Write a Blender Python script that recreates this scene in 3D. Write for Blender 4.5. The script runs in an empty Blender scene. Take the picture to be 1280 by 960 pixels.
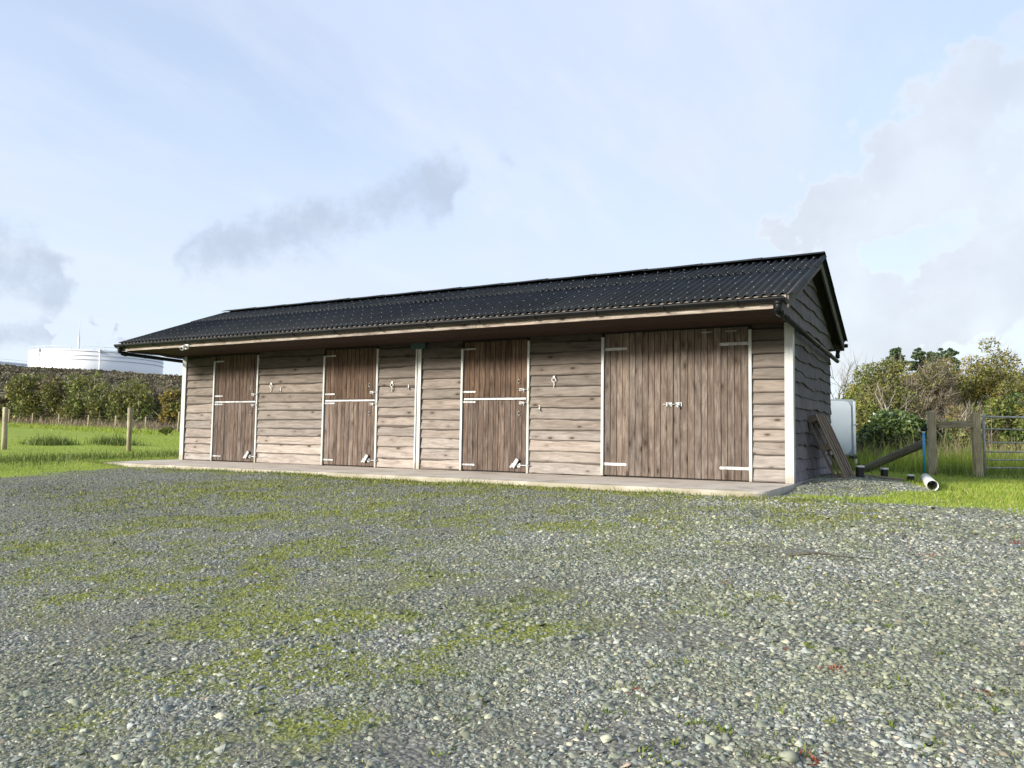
import bpy, math, random
import numpy as np
from mathutils import Vector, Matrix, Quaternion
R = math.radians
rng = np.random.default_rng(7)
random.seed(7)
sc = bpy.context.scene
col = sc.collection

# ------------------------------------------------------------------ camera
CAM = np.array([1.996, -11.4887, 0.6475])
CR = np.array([0.86731803, 0.49754213, 0.01453465])
CU = np.array([0.01936714, -0.06291045, 0.99783124])
CF = np.array([-0.49737747, 0.86515554, 0.06419933])
FPX = 966.3
cd = bpy.data.cameras.new('camera'); cam = bpy.data.objects.new('camera', cd); col.objects.link(cam)
cd.sensor_fit = 'HORIZONTAL'; cd.sensor_width = 36; cd.lens = FPX / 1280 * 36
cd.clip_start = 0.05; cd.clip_end = 3000
cam.matrix_world = Matrix(((CR[0], CU[0], -CF[0], CAM[0]), (CR[1], CU[1], -CF[1], CAM[1]), (CR[2], CU[2], -CF[2], CAM[2]), (0, 0, 0, 1)))
sc.camera = cam

def direction(px, py):
    return CF + CR * (px - 640) / FPX - CU * (py - 480) / FPX
def at(px, py, d):
    return CAM + direction(px, py) * d

# ------------------------------------------------------------------ light and sky
SUN_EL, SUN_AZ = R(16.5), R(29)       # azimuth measured left of the front wall's normal
SKY_STRENGTH = 0.15
sun_dir = Vector((math.sin(SUN_AZ) * math.cos(SUN_EL), math.cos(SUN_AZ) * math.cos(SUN_EL), -math.sin(SUN_EL)))
ld = bpy.data.lights.new('sun', 'SUN'); ld.energy = 3.8; ld.angle = R(11); ld.color = (1.0, 0.93, 0.83)
lo = bpy.data.objects.new('sun', ld); col.objects.link(lo)
lo.rotation_mode = 'QUATERNION'; lo.rotation_quaternion = sun_dir.to_track_quat('-Z', 'Y')
sc.view_settings.view_transform = 'Standard'; sc.view_settings.look = 'None'
sc.view_settings.exposure = 1.1; sc.view_settings.gamma = 1.0
sc.view_settings.use_curve_mapping = False

world = bpy.data.worlds.new('World'); sc.world = world; world.use_nodes = True
wn = world.node_tree; wn.nodes.clear()
def nd(nt, t, **kw):
    n = nt.nodes.new(t)
    for k, v in kw.items():
        if k in n.inputs: n.inputs[k].default_value = v
        else: setattr(n, k, v)
    return n
def mth(nt, op, a, b=None, clamp=False):
    n = nt.nodes.new('ShaderNodeMath'); n.operation = op; n.use_clamp = clamp
    for i, v in enumerate((a, b)):
        if v is None: continue
        if isinstance(v, (int, float)): n.inputs[i].default_value = v
        else: nt.links.new(v, n.inputs[i])
    return n.outputs[0]
def mixc(nt, fac, a, b, blend='MIX'):
    n = nt.nodes.new('ShaderNodeMix'); n.data_type = 'RGBA'; n.blend_type = blend
    for s, v in ((0, fac), (6, a), (7, b)):
        if isinstance(v, (int, float)): n.inputs[s].default_value = v
        elif isinstance(v, tuple): n.inputs[s].default_value = v if len(v) == 4 else (*v, 1)
        else: nt.links.new(v, n.inputs[s])
    return n.outputs[2]
def ramp(nt, fac, stops, interp='LINEAR'):
    n = nt.nodes.new('ShaderNodeValToRGB'); cr = n.color_ramp; cr.interpolation = interp
    while len(cr.elements) < len(stops): cr.elements.new(0.5)
    for e, (p, c) in zip(cr.elements, stops):
        e.position = p; e.color = c if len(c) == 4 else (*c, 1)
    nt.links.new(fac, n.inputs[0]); return n.outputs[0]
def maprange(nt, v, a, b, c=0.0, d=1.0, smooth=True):
    n = nt.nodes.new('ShaderNodeMapRange'); n.interpolation_type = 'SMOOTHSTEP' if smooth else 'LINEAR'
    nt.links.new(v, n.inputs[0])
    for i, x in enumerate((a, b, c, d)): n.inputs[1 + i].default_value = x
    return n.outputs[0]

def build_sky():
    nt = wn
    sky = nd(nt, 'ShaderNodeTexSky', sky_type='NISHITA')
    sky.sun_disc = False; sky.sun_elevation = SUN_EL; sky.sun_rotation = math.pi + SUN_AZ
    sky.air_density = 1.0; sky.dust_density = 1.6; sky.ozone_density = 1.0
    tc = nd(nt, 'ShaderNodeTexCoord').outputs['Generated']
    sep = nd(nt, 'ShaderNodeSeparateXYZ'); nt.links.new(tc, sep.inputs[0])
    # cloud plane: the direction flattened onto a high layer
    zz = mth(nt, 'ADD', mth(nt, 'MAXIMUM', sep.outputs[2], 0.0), 0.22)
    comb = nd(nt, 'ShaderNodeCombineXYZ')
    nt.links.new(mth(nt, 'DIVIDE', sep.outputs[0], zz), comb.inputs[0])
    nt.links.new(mth(nt, 'DIVIDE', sep.outputs[1], zz), comb.inputs[1])
    def noise(scale, detail=6, rough=.55, vec=comb.outputs[0], stretch=None):
        v = vec
        if stretch:
            m = nd(nt, 'ShaderNodeMapping'); nt.links.new(vec, m.inputs[0]); m.inputs['Scale'].default_value = stretch
            m.inputs['Rotation'].default_value = (0, 0, R(25)); v = m.outputs[0]
        n = nd(nt, 'ShaderNodeTexNoise', Scale=scale, Detail=detail, Roughness=rough); nt.links.new(v, n.inputs['Vector'])
        return n.outputs['Fac']
    wz = nd(nt, 'ShaderNodeTexNoise', Scale=6.0, Detail=5, Roughness=.55); nt.links.new(tc, wz.inputs['Vector'])
    w1 = nd(nt, 'ShaderNodeVectorMath', operation='SUBTRACT'); nt.links.new(wz.outputs['Color'], w1.inputs[0]); w1.inputs[1].default_value = (.5, .5, .5)
    w2 = nd(nt, 'ShaderNodeVectorMath', operation='SCALE'); nt.links.new(w1.outputs[0], w2.inputs[0]); w2.inputs['Scale'].default_value = .11
    w3 = nd(nt, 'ShaderNodeVectorMath', operation='ADD'); nt.links.new(tc, w3.inputs[0]); nt.links.new(w2.outputs[0], w3.inputs[1])
    wdir = w3.outputs[0]
    def streak(p0, p1, halfdeg):
        a_ = direction(*p0); a_ = a_ / np.linalg.norm(a_); b_ = direction(*p1); b_ = b_ / np.linalg.norm(b_)
        n_ = np.cross(a_, b_); n_ /= np.linalg.norm(n_); mid = a_ + b_; mid /= np.linalg.norm(mid); half = math.acos(float(a_ @ mid))
        d1 = nd(nt, 'ShaderNodeVectorMath', operation='DOT_PRODUCT'); nt.links.new(wdir, d1.inputs[0]); d1.inputs[1].default_value = tuple(n_)
        d2 = nd(nt, 'ShaderNodeVectorMath', operation='DOT_PRODUCT'); nt.links.new(wdir, d2.inputs[0]); d2.inputs[1].default_value = tuple(mid)
        across = maprange(nt, mth(nt, 'ABSOLUTE', d1.outputs['Value']), math.sin(R(halfdeg)), 0.0)
        return mth(nt, 'MULTIPLY', across, maprange(nt, d2.outputs['Value'], math.cos(half + R(2.0)), math.cos(half * .8)))
    def blob(px, py, ang, soft=0.0):
        d = direction(px, py); d = d / np.linalg.norm(d)
        dp = nd(nt, 'ShaderNodeVectorMath', operation='DOT_PRODUCT'); nt.links.new(wdir, dp.inputs[0]); dp.inputs[1].default_value = tuple(d)
        return maprange(nt, dp.outputs['Value'], math.cos(R(ang)), math.cos(R(soft)))
    def union(bs):
        o = bs[0]
        for b in bs[1:]: o = mth(nt, 'MAXIMUM', o, b)
        return o
    # thin bright veil over the whole dome
    veil = maprange(nt, noise(1.3, 5, .5, stretch=(1, .45, 1)), .28, .70)
    veilf = mth(nt, 'ADD', mth(nt, 'MULTIPLY', veil, 0.45), 0.50)
    base = mixc(nt, veilf, sky.outputs[0], (2.24, 2.54, 3.22))
    # pale towards the horizon
    hz = maprange(nt, sep.outputs[2], 0.40, 0.03)
    base = mixc(nt, mth(nt, 'MULTIPLY', hz, .60), base, (2.62, 2.92, 3.22))
    # pale streaks of cirrus
    cir = mth(nt, 'MULTIPLY', maprange(nt, noise(2.3, 8, .62, stretch=(1, .35, 1)), .46, .72), 0.42)
    base = mixc(nt, cir, base, (2.80, 2.94, 3.26))
    # low torn grey scud
    nz = noise(15.0, 10, .66, vec=tc)
    n2 = noise(48.0, 8, .65, vec=tc)
    nn = mth(nt, 'ADD', mth(nt, 'MULTIPLY', nz, .75), mth(nt, 'MULTIPLY', n2, .25))
    band = union([streak((215, 322), (545, 240), 4.4), streak((95, 350), (250, 300), 4.6), streak((-260, 290), (125, 355), 4.2), streak((65, 412), (160, 408), 2.2), streak((-120, 430), (25, 418), 1.8)])
    thr = mth(nt, 'SUBTRACT', mth(nt, 'ADD', nn, mth(nt, 'MULTIPLY', band, .32)), .58)
    scud = mth(nt, 'MULTIPLY', maprange(nt, thr, -.02, .34), maprange(nt, band, .0, .6))
    base = mixc(nt, mth(nt, 'MULTIPLY', scud, .72), base, (1.62, 1.88, 2.36))
    # cumulus bank on the right
    bank = union([blob(1300, 140, 7), blob(1262, 240, 7.5), blob(1200, 305, 6.5), blob(1150, 345, 5.0), blob(1250, 350, 8), blob(1380, 250, 14), blob(1480, 330, 15), blob(1210, 425, 5)])
    nb = mth(nt, 'ADD', mth(nt, 'MULTIPLY', noise(5.0, 8, .55, vec=tc), .7), mth(nt, 'MULTIPLY', noise(17.0, 6, .55, vec=tc), .3))
    tb = mth(nt, 'ADD', mth(nt, 'MULTIPLY', bank, .75), mth(nt, 'MULTIPLY', mth(nt, 'SUBTRACT', nb, .5), 1.15))
    bm = mth(nt, 'MULTIPLY', maprange(nt, tb, .02, .95), maprange(nt, bank, .0, .2))
    inner = maprange(nt, mth(nt, 'ADD', tb, mth(nt, 'MULTIPLY', mth(nt, 'SUBTRACT', nb, .5), 1.2)), .30, 1.15)
    ccol = mixc(nt, inner, (2.86, 2.94, 3.02), (2.20, 2.34, 2.58))
    base = mixc(nt, mth(nt, 'MULTIPLY', bm, .75), base, ccol)
    bg = nd(nt, 'ShaderNodeBackground'); bg.inputs['Strength'].default_value = SKY_STRENGTH
    nt.links.new(base, bg.inputs[0])
    out = nd(nt, 'ShaderNodeOutputWorld'); nt.links.new(bg.outputs[0], out.inputs[0])
build_sky()

# ------------------------------------------------------------------ tagging and mesh helpers
def tag(o, label=None, cat=None, group=None, kind=None):
    if label: o['label'] = label
    if cat: o['category'] = cat
    if group: o['group'] = group
    if kind: o['kind'] = kind
    return o
def empty(name, loc=(0, 0, 0), parent=None):
    o = bpy.data.objects.new(name, None); col.objects.link(o); o.location = loc
    o.empty_display_size = .2
    if parent: o.parent = parent
    return o
def link(name, me, parent=None, loc=(0, 0, 0), rot=(0, 0, 0), mat=None):
    o = bpy.data.objects.new(name, me); col.objects.link(o); o.location = loc; o.rotation_euler = rot
    if parent: o.parent = parent
    if mat and not me.materials: me.materials.append(mat)
    return o

class MB:
    def __init__(s): s.v = []; s.f = []; s.sm = []
    def add(s, vs, fs, smooth=False):
        b = len(s.v); s.v += [tuple(map(float, v)) for v in vs]
        s.f += [tuple(b + i for i in f) for f in fs]; s.sm += [smooth] * len(fs)
    def box(s, x0, x1, y0, y1, z0, z1, c=0.0):
        if c <= 0:
            s.add([(x0, y0, z0), (x1, y0, z0), (x1, y1, z0), (x0, y1, z0), (x0, y0, z1), (x1, y0, z1), (x1, y1, z1), (x0, y1, z1)],
                  [(0, 3, 2, 1), (4, 5, 6, 7), (0, 1, 5, 4), (1, 2, 6, 5), (2, 3, 7, 6), (3, 0, 4, 7)])
        else:
            import itertools
            vs = []; idx = {}
            for sx, sy, sz in itertools.product((0, 1), repeat=3):
                X = (x0, x1)[sx]; Y = (y0, y1)[sy]; Z = (z0, z1)[sz]
                dx = c if sx == 0 else -c; dy = c if sy == 0 else -c; dz = c if sz == 0 else -c
                for a in range(3):
                    p = [X + dx, Y + dy, Z + dz]; p[a] = (X, Y, Z)[a]
                    idx[(sx, sy, sz, a)] = len(vs); vs.append(tuple(p))
            fs = []
            for a in range(3):
                o1, o2 = [i for i in range(3) if i != a]
                for sd in (0, 1):
                    q = []
                    for (u, w) in ((0, 0), (1, 0), (1, 1), (0, 1)):
                        k = [0, 0, 0]; k[a] = sd; k[o1] = u; k[o2] = w; q.append(idx[(*k, a)])
                    fs.append(tuple(q))
            for a in range(3):
                o1, o2 = [i for i in range(3) if i != a]
                for u in (0, 1):
                    for w in (0, 1):
                        k0 = [0, 0, 0]; k0[o1] = u; k0[o2] = w; k1 = list(k0); k1[a] = 1
                        fs.append((idx[(*k0, o1)], idx[(*k1, o1)], idx[(*k1, o2)], idx[(*k0, o2)]))
            for sx, sy, sz in itertools.product((0, 1), repeat=3):
                fs.append(tuple(idx[(sx, sy, sz, a)] for a in range(3)))
            s.add(vs, fs)
    def obox(s, c, ax, ay, az, hx, hy, hz):
        c = np.array(c, float); A = [np.array(a, float) / np.linalg.norm(a) for a in (ax, ay, az)]
        vs = []
        for k in ((-1, -1, -1), (1, -1, -1), (1, 1, -1), (-1, 1, -1), (-1, -1, 1), (1, -1, 1), (1, 1, 1), (-1, 1, 1)):
            vs.append(c + A[0] * k[0] * hx + A[1] * k[1] * hy + A[2] * k[2] * hz)
        s.add(vs, [(0, 3, 2, 1), (4, 5, 6, 7), (0, 1, 5, 4), (1, 2, 6, 5), (2, 3, 7, 6), (3, 0, 4, 7)])
    def tube(s, pts, rad, n=8, cap=True, smooth=True):
        pts = [np.array(p, float) for p in pts]
        if not hasattr(rad, '__len__'): rad = [rad] * len(pts)
        vs = []; fs = []; ref = None
        for i, p in enumerate(pts):
            a = pts[max(0, i - 1)]; b = pts[min(len(pts) - 1, i + 1)]
            t = b - a; t = t / (np.linalg.norm(t) + 1e-9)
            if ref is None: ref = np.array((0, 0, 1.)) if abs(t[2]) < .9 else np.array((1., 0, 0))
            u = np.cross(ref, t); u /= (np.linalg.norm(u) + 1e-9); w = np.cross(t, u); ref = w
            ref = np.cross(t, u)
            for k in range(n):
                a_ = 2 * math.pi * k / n
                vs.append(p + (u * math.cos(a_) + w * math.sin(a_)) * rad[i])
            ref = np.array((0, 0, 1.)) if abs(t[2]) < .9 else np.array((1., 0, 0))
        for i in range(len(pts) - 1):
            for k in range(n):
                fs.append((i * n + k, i * n + (k + 1) % n, (i + 1) * n + (k + 1) % n, (i + 1) * n + k))
        s.add(vs, fs, smooth)
        if cap:
            b = len(s.v) - len(vs)
            s.f.append(tuple(b + k for k in range(n))[::-1]); s.sm.append(False)
            s.f.append(tuple(b + (len(pts) - 1) * n + k for k in range(n))); s.sm.append(False)
    def mesh(s, name, mat=None):
        me = bpy.data.meshes.new(name); me.from_pydata(s.v, [], s.f); me.update()
        me.polygons.foreach_set('use_smooth', s.sm)
        if mat: me.materials.append(mat)
        return me
    def build(s, name, mat, parent=None, loc=(0, 0, 0), rot=(0, 0, 0)):
        return link(name, s.mesh(name, mat), parent, loc, rot)

def npmesh(name, V, F, mat, attr=None, smooth=False):
    """V (n,3), F (m,k) all same size"""
    me = bpy.data.meshes.new(name); k = F.shape[1]
    me.vertices.add(len(V)); me.vertices.foreach_set('co', V.astype(np.float32).ravel())
    me.loops.add(F.size); me.loops.foreach_set('vertex_index', F.astype(np.int32).ravel())
    me.polygons.add(len(F)); me.polygons.foreach_set('loop_start', np.arange(0, F.size, k, dtype=np.int32))
    me.update(calc_edges=True)
    if smooth: me.polygons.foreach_set('use_smooth', np.ones(len(F), bool))
    if attr:
        for n, a in attr.items():
            t = me.attributes.new(n, 'FLOAT', 'POINT'); t.data.foreach_set('value', a.astype(np.float32))
    if mat: me.materials.append(mat)
    return me

# ------------------------------------------------------------------ materials
def new_mat(name):
    m = bpy.data.materials.new(name); m.use_nodes = True; nt = m.node_tree
    b = nt.nodes['Principled BSDF']
    return m, nt, b
def pmat(name, c, rough=.6, metal=0.0, var=.12, scale=6.0, bump=0.0, bscale=40, spec=.5):
    m, nt, b = new_mat(name)
    tc = nd(nt, 'ShaderNodeTexCoord').outputs['Object']
    n = nd(nt, 'ShaderNodeTexNoise', Scale=scale, Detail=6, Roughness=.6); nt.links.new(tc, n.inputs['Vector'])
    lo_, hi_ = tuple(x * (1 - var * 1.6) for x in c), tuple(min(1, x * (1 + var)) for x in c)
    nt.links.new(ramp(nt, n.outputs['Fac'], [(.3, lo_), (.7, hi_)]), b.inputs['Base Color'])
    b.inputs['Roughness'].default_value = rough; b.inputs['Metallic'].default_value = metal
    b.inputs['Specular IOR Level'].default_value = spec
    if bump:
        n2 = nd(nt, 'ShaderNodeTexNoise', Scale=bscale, Detail=4); nt.links.new(tc, n2.inputs['Vector'])
        bp = nd(nt, 'ShaderNodeBump', Strength=bump, Distance=.01); nt.links.new(n2.outputs['Fac'], bp.inputs['Height'])
        nt.links.new(bp.outputs[0], b.inputs['Normal'])
    return m

def wood(name, pale, mid, dark, axis='X', knots=.6, rough=.85, streak=.6, stain=.5, freq=1.0, edge=False):
    """weathered softwood; grain runs along the given local axis; Object colour tints each piece"""
    m, nt, b = new_mat(name)
    tc = nd(nt, 'ShaderNodeTexCoord').outputs['Object']
    oi = nd(nt, 'ShaderNodeObjectInfo')
    off = nd(nt, 'ShaderNodeCombineXYZ')
    for i, k in enumerate((37.0, 11.0, 23.0)): nt.links.new(mth(nt, 'MULTIPLY', oi.outputs['Random'], k), off.inputs[i])
    add = nd(nt, 'ShaderNodeVectorMath', operation='ADD'); nt.links.new(tc, add.inputs[0]); nt.links.new(off.outputs[0], add.inputs[1])
    def mapped(sl, sc_):
        mp = nd(nt, 'ShaderNodeMapping'); nt.links.new(add.outputs[0], mp.inputs[0])
        s = [sc_, sc_, sc_]; s['XYZ'.index(axis)] = sl; mp.inputs['Scale'].default_value = s
        return mp.outputs[0]
    def noise(v, scale, detail=5, rough_=.6, dist=0.0):
        n = nd(nt, 'ShaderNodeTexNoise', Scale=scale, Detail=detail, Roughness=rough_, Distortion=dist); nt.links.new(v, n.inputs['Vector']); return n.outputs['Fac']
    grain = noise(mapped(.05, 1.0), 95 * freq, 4, .6, .3)
    broad = noise(mapped(.12, 1.0), 16 * freq, 5, .6, .8)
    blot = noise(add.outputs[0], 2.6, 5, .6)
    # knots
    vo = nd(nt, 'ShaderNodeTexVoronoi', Scale=4.6); nt.links.new(mapped(.62, 1.5), vo.inputs['Vector'])
    kn = maprange(nt, vo.outputs['Distance'], .19, .06)
    halo = maprange(nt, vo.outputs['Distance'], .42, .12)
    c = ramp(nt, broad, [(.24, dark), (.46, mid), (.76, pale)])
    c = mixc(nt, mth(nt, 'MULTIPLY', maprange(nt, grain, .40, .62), streak), c, tuple(x * .42 for x in dark))
    c = mixc(nt, mth(nt, 'MULTIPLY', maprange(nt, blot, .48, .74), stain), c, tuple(x * .62 for x in mid))
    c = mixc(nt, mth(nt, 'MULTIPLY', halo, .55 * knots), c, dark)
    c = mixc(nt, mth(nt, 'MULTIPLY', kn, knots), c, (.035, .022, .015))
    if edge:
        # lap shadow painted along each board's lower edge, with some damp and dirt
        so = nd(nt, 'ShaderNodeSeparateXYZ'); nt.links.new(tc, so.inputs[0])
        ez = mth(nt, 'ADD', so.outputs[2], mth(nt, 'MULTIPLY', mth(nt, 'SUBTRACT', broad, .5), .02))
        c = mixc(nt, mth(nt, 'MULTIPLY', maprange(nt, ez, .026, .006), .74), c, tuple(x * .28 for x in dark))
    c = mixc(nt, 1.0, c, oi.outputs['Color'], 'MULTIPLY')
    nt.links.new(c, b.inputs['Base Color'])
    b.inputs['Roughness'].default_value = rough; b.inputs['Specular IOR Level'].default_value = .25
    bp = nd(nt, 'ShaderNodeBump', Strength=.55, Distance=.006)
    h = mth(nt, 'ADD', mth(nt, 'MULTIPLY', grain, .7), mth(nt, 'MULTIPLY', broad, .6))
    nt.links.new(h, bp.inputs['Height']); nt.links.new(bp.outputs[0], b.inputs['Normal'])
    return m

M = {}
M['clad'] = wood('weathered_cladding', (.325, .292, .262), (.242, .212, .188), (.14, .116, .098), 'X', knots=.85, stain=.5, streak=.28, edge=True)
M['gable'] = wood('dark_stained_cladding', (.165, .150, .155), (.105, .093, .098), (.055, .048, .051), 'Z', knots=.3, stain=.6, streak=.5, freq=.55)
M['door'] = wood('door_planks', (.190, .155, .130), (.112, .082, .065), (.040, .028, .021), 'Z', knots=.7, stain=.8, streak=.5)
M['bigdoor'] = wood('barn_door_planks', (.225, .192, .166), (.132, .106, .089), (.045, .034, .027), 'Z', knots=1.0, stain=.85, streak=.45)
M['fascia'] = wood('fascia_timber', (.46, .41, .36), (.34, .29, .245), (.15, .12, .10), 'X', knots=.9, stain=.4)
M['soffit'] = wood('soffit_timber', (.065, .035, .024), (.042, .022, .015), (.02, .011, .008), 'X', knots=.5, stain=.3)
M['barge'] = wood('bargeboard_timber', (.16, .15, .145), (.115, .105, .10), (.06, .054, .05), 'X', knots=.4, stain=.3)
M['post'] = wood('fence_timber', (.50, .43, .30), (.38, .32, .21), (.20, .16, .105), 'Z', knots=.3, stain=.5)
M['rail'] = wood('rail_timber', (.45, .39, .28), (.33, .28, .19), (.16, .135, .095), 'X', knots=.3, stain=.5)
M['pallet'] = wood('pallet_timber', (.30, .235, .175), (.21, .16, .12), (.10, .075, .055), 'X', knots=.4, stain=.5)
M['log'] = wood('log_bark', (.17, .15, .10), (.11, .098, .066), (.055, .05, .034), 'X', knots=.3, stain=.6)
M['dark'] = pmat('dark_interior', (.02, .017, .015), .9)
M['galv'] = pmat('galvanised_steel', (.31, .32, .325), .5, .3, .3, 14)
M['trim'] = None
M['whitepl'] = pmat('white_fitting', (.72, .72, .70), .5, 0, .1, 20)
M['blackpl'] = pmat('black_plastic', (.005, .006, .007), .5, 0, .2, 5, spec=.25)
M['teal'] = pmat('teal_paint', (.012, .055, .06), .5, 0, .15, 6)
M['nail'] = pmat('nail_cap', (.22, .235, .24), .4, 0, .2, 30)

def trim_mat():
    m, nt, b = new_mat('pale_metal_trim')
    tc = nd(nt, 'ShaderNodeTexCoord').outputs['Object']
    mp = nd(nt, 'ShaderNodeMapping'); nt.links.new(tc, mp.inputs[0]); mp.inputs['Scale'].default_value = (22, 22, 1.2)
    n = nd(nt, 'ShaderNodeTexNoise', Scale=1.0, Detail=6, Roughness=.65); nt.links.new(mp.outputs[0], n.inputs['Vector'])
    n2 = nd(nt, 'ShaderNodeTexNoise', Scale=7.0, Detail=6, Roughness=.7); nt.links.new(tc, n2.inputs['Vector'])
    c = ramp(nt, n.outputs['Fac'], [(.30, (.25, .26, .23)), (.5, (.38, .395, .385)), (.7, (.46, .475, .47))])
    c = mixc(nt, mth(nt, 'MULTIPLY', maprange(nt, n2.outputs['Fac'], .55, .72), .5), c, (.20, .215, .14))
    sp = nd(nt, 'ShaderNodeSeparateXYZ'); nt.links.new(tc, sp.inputs[0])
    mud = mth(nt, 'ADD', sp.outputs[2], mth(nt, 'MULTIPLY', mth(nt, 'SUBTRACT', n2.outputs['Fac'], .5), .35))
    c = mixc(nt, mth(nt, 'MULTIPLY', maprange(nt, mud, .16, .0), .65), c, (.21, .18, .12))
    nt.links.new(c, b.inputs['Base Color']); b.inputs['Roughness'].default_value = .55; b.inputs['Metallic'].default_value = .1
    return m
M['trim'] = trim_mat()
def roof_mat():
    m, nt, b = new_mat('bitumen_sheet')
    tc = nd(nt, 'ShaderNodeTexCoord').outputs['Object']
    oi = nd(nt, 'ShaderNodeObjectInfo')
    n = nd(nt, 'ShaderNodeTexNoise', Scale=7, Detail=7, Roughness=.65); nt.links.new(tc, n.inputs['Vector'])
    n2 = nd(nt, 'ShaderNodeTexNoise', Scale=160, Detail=2); nt.links.new(tc, n2.inputs['Vector'])
    c = ramp(nt, n.outputs['Fac'], [(.3, (.006, .008, .010)), (.55, (.011, .014, .017)), (.75, (.020, .024, .027))])
    c = mixc(nt, mth(nt, 'MULTIPLY', oi.outputs['Random'], .55), c, (.024, .028, .031))
    lich = mth(nt, 'MULTIPLY', maprange(nt, n.outputs['Fac'], .62, .75), .35)
    c = mixc(nt, lich, c, (.07, .075, .06))
    nt.links.new(c, b.inputs['Base Color']); b.inputs['Roughness'].default_value = .72; b.inputs['Specular IOR Level'].default_value = .15
    bp = nd(nt, 'ShaderNodeBump', Strength=.25, Distance=.003); nt.links.new(n2.outputs['Fac'], bp.inputs['Height']); nt.links.new(bp.outputs[0], b.inputs['Normal'])
    return m
M['roof'] = roof_mat()

def concrete_mat():
    m, nt, b = new_mat('concrete')
    tc = nd(nt, 'ShaderNodeTexCoord').outputs['Object']
    n = nd(nt, 'ShaderNodeTexNoise', Scale=1.6, Detail=8, Roughness=.65); nt.links.new(tc, n.inputs['Vector'])
    n2 = nd(nt, 'ShaderNodeTexNoise', Scale=90, Detail=3); nt.links.new(tc, n2.inputs['Vector'])
    c = ramp(nt, n.outputs['Fac'], [(.32, (.29, .255, .205)), (.46, (.47, .42, .36)), (.72, (.60, .55, .48))])
    c = mixc(nt, mth(nt, 'MULTIPLY', maprange(nt, n2.outputs['Fac'], .45, .7), .3), c, (.25, .22, .18))
    geo = nd(nt, 'ShaderNodeNewGeometry'); sp = nd(nt, 'ShaderNodeSeparateXYZ'); nt.links.new(geo.outputs['Position'], sp.inputs[0])
    # dirt and moss splashed up along the outer edge of the slab
    e = mth(nt, 'ADD', sp.outputs[1], mth(nt, 'MULTIPLY', mth(nt, 'SUBTRACT', n.outputs['Fac'], .5), .5))
    c = mixc(nt, mth(nt, 'MULTIPLY', maprange(nt, e, -1.75, -1.98), .6), c, (.20, .19, .11))
    nt.links.new(c, b.inputs['Base Color']); b.inputs['Roughness'].default_value = .9
    bp = nd(nt, 'ShaderNodeBump', Strength=.3, Distance=.004); nt.links.new(n2.outputs['Fac'], bp.inputs['Height']); nt.links.new(bp.outputs[0], b.inputs['Normal'])
    return m
M['concrete'] = concrete_mat()

# ------------------------------------------------------------------ ground height and cover
def sstep(a, b, x):
    t = np.clip((x - a) / (b - a), 0, 1); return t * t * (3 - 2 * t)
def vnoise(x, y, s, seed=0):
    """smooth value noise in [-1,1]"""
    x = np.asarray(x, float) / s; y = np.asarray(y, float) / s
    xi = np.floor(x); yi = np.floor(y); fx = x - xi; fy = y - yi
    fx = fx * fx * (3 - 2 * fx); fy = fy * fy * (3 - 2 * fy)
    def h(a, b):
        v = np.sin(a * 127.1 + b * 311.7 + seed * 74.7) * 43758.5453
        return (v - np.floor(v)) * 2 - 1
    return (h(xi, yi) * (1 - fx) + h(xi + 1, yi) * fx) * (1 - fy) + (h(xi, yi + 1) * (1 - fx) + h(xi + 1, yi + 1) * fx) * fy
def slab_z(x): return 0.0038 * np.clip(x, -14, 0)
def height(x, y):
    x = np.asarray(x, float); y = np.asarray(y, float)
    yard = -0.055 - 0.055 * np.clip(-1.95 - y, 0, 12) + slab_z(x)
    field = -0.06 + 0.0165 * np.clip(-x - 13, 0, 50) + 0.008 * np.clip(y, 0, 20)
    right = -0.085 + .135 * np.exp(-(((x - .25) / 1.0) ** 2 + ((y - 1.9) / 2.1) ** 2))
    w = sstep(-2.6, .3, y) * sstep(-3, 0.2, x)
    h = yard * (1 - w) + right * w
    wl = sstep(-11.2, -14.5, x)
    h = h * (1 - wl) + field * wl
    back = sstep(3, 9, y) * (1 - wl)
    h = h * (1 - back) + (-.10) * back
    h = h + .014 * vnoise(x, y, 1.7, 1) + .010 * vnoise(x, y, .6, 2) + .005 * vnoise(x, y, .22, 3)
    # keep below the slab
    ins = sstep(-13.6, -13.3, x) * sstep(.06, -.02, x) * sstep(-1.98, -1.82, y) * sstep(4.2, 4.0, y)
    return h * (1 - ins) + (-.17) * ins
def ground_at(px, py):
    d = direction(px, py); t = 1.0
    while t < 400:
        p = CAM + d * t
        if p[2] < height(p[0], p[1]): break
        t += .02 if t < 30 else .2
    return CAM + d * t
def gravel_mask(x, y):
    """1 on the yard, 0 on grass"""
    n = .55 * vnoise(x, y, 1.3, 11) + .35 * vnoise(x, y, .45, 12)
    left = sstep(-12.4, -11.4, x + n * .9)
    lim = np.where(x < 0.15, -1.0, -1.55 - .12 * (x - 1.5)) + n * 1.1
    wd = np.where(x < 0.15, .35, 1.5)
    front = sstep(lim + wd * .6, lim - wd, y)
    heap = sstep(1.0, .6, ((x - .45) / 1.25) ** 2 + ((y - 1.2) / 2.5) ** 2 + n * .35)
    far = sstep(14, 12, x)
    return np.clip(np.maximum(left * front, heap) * far, 0, 1)
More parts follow.
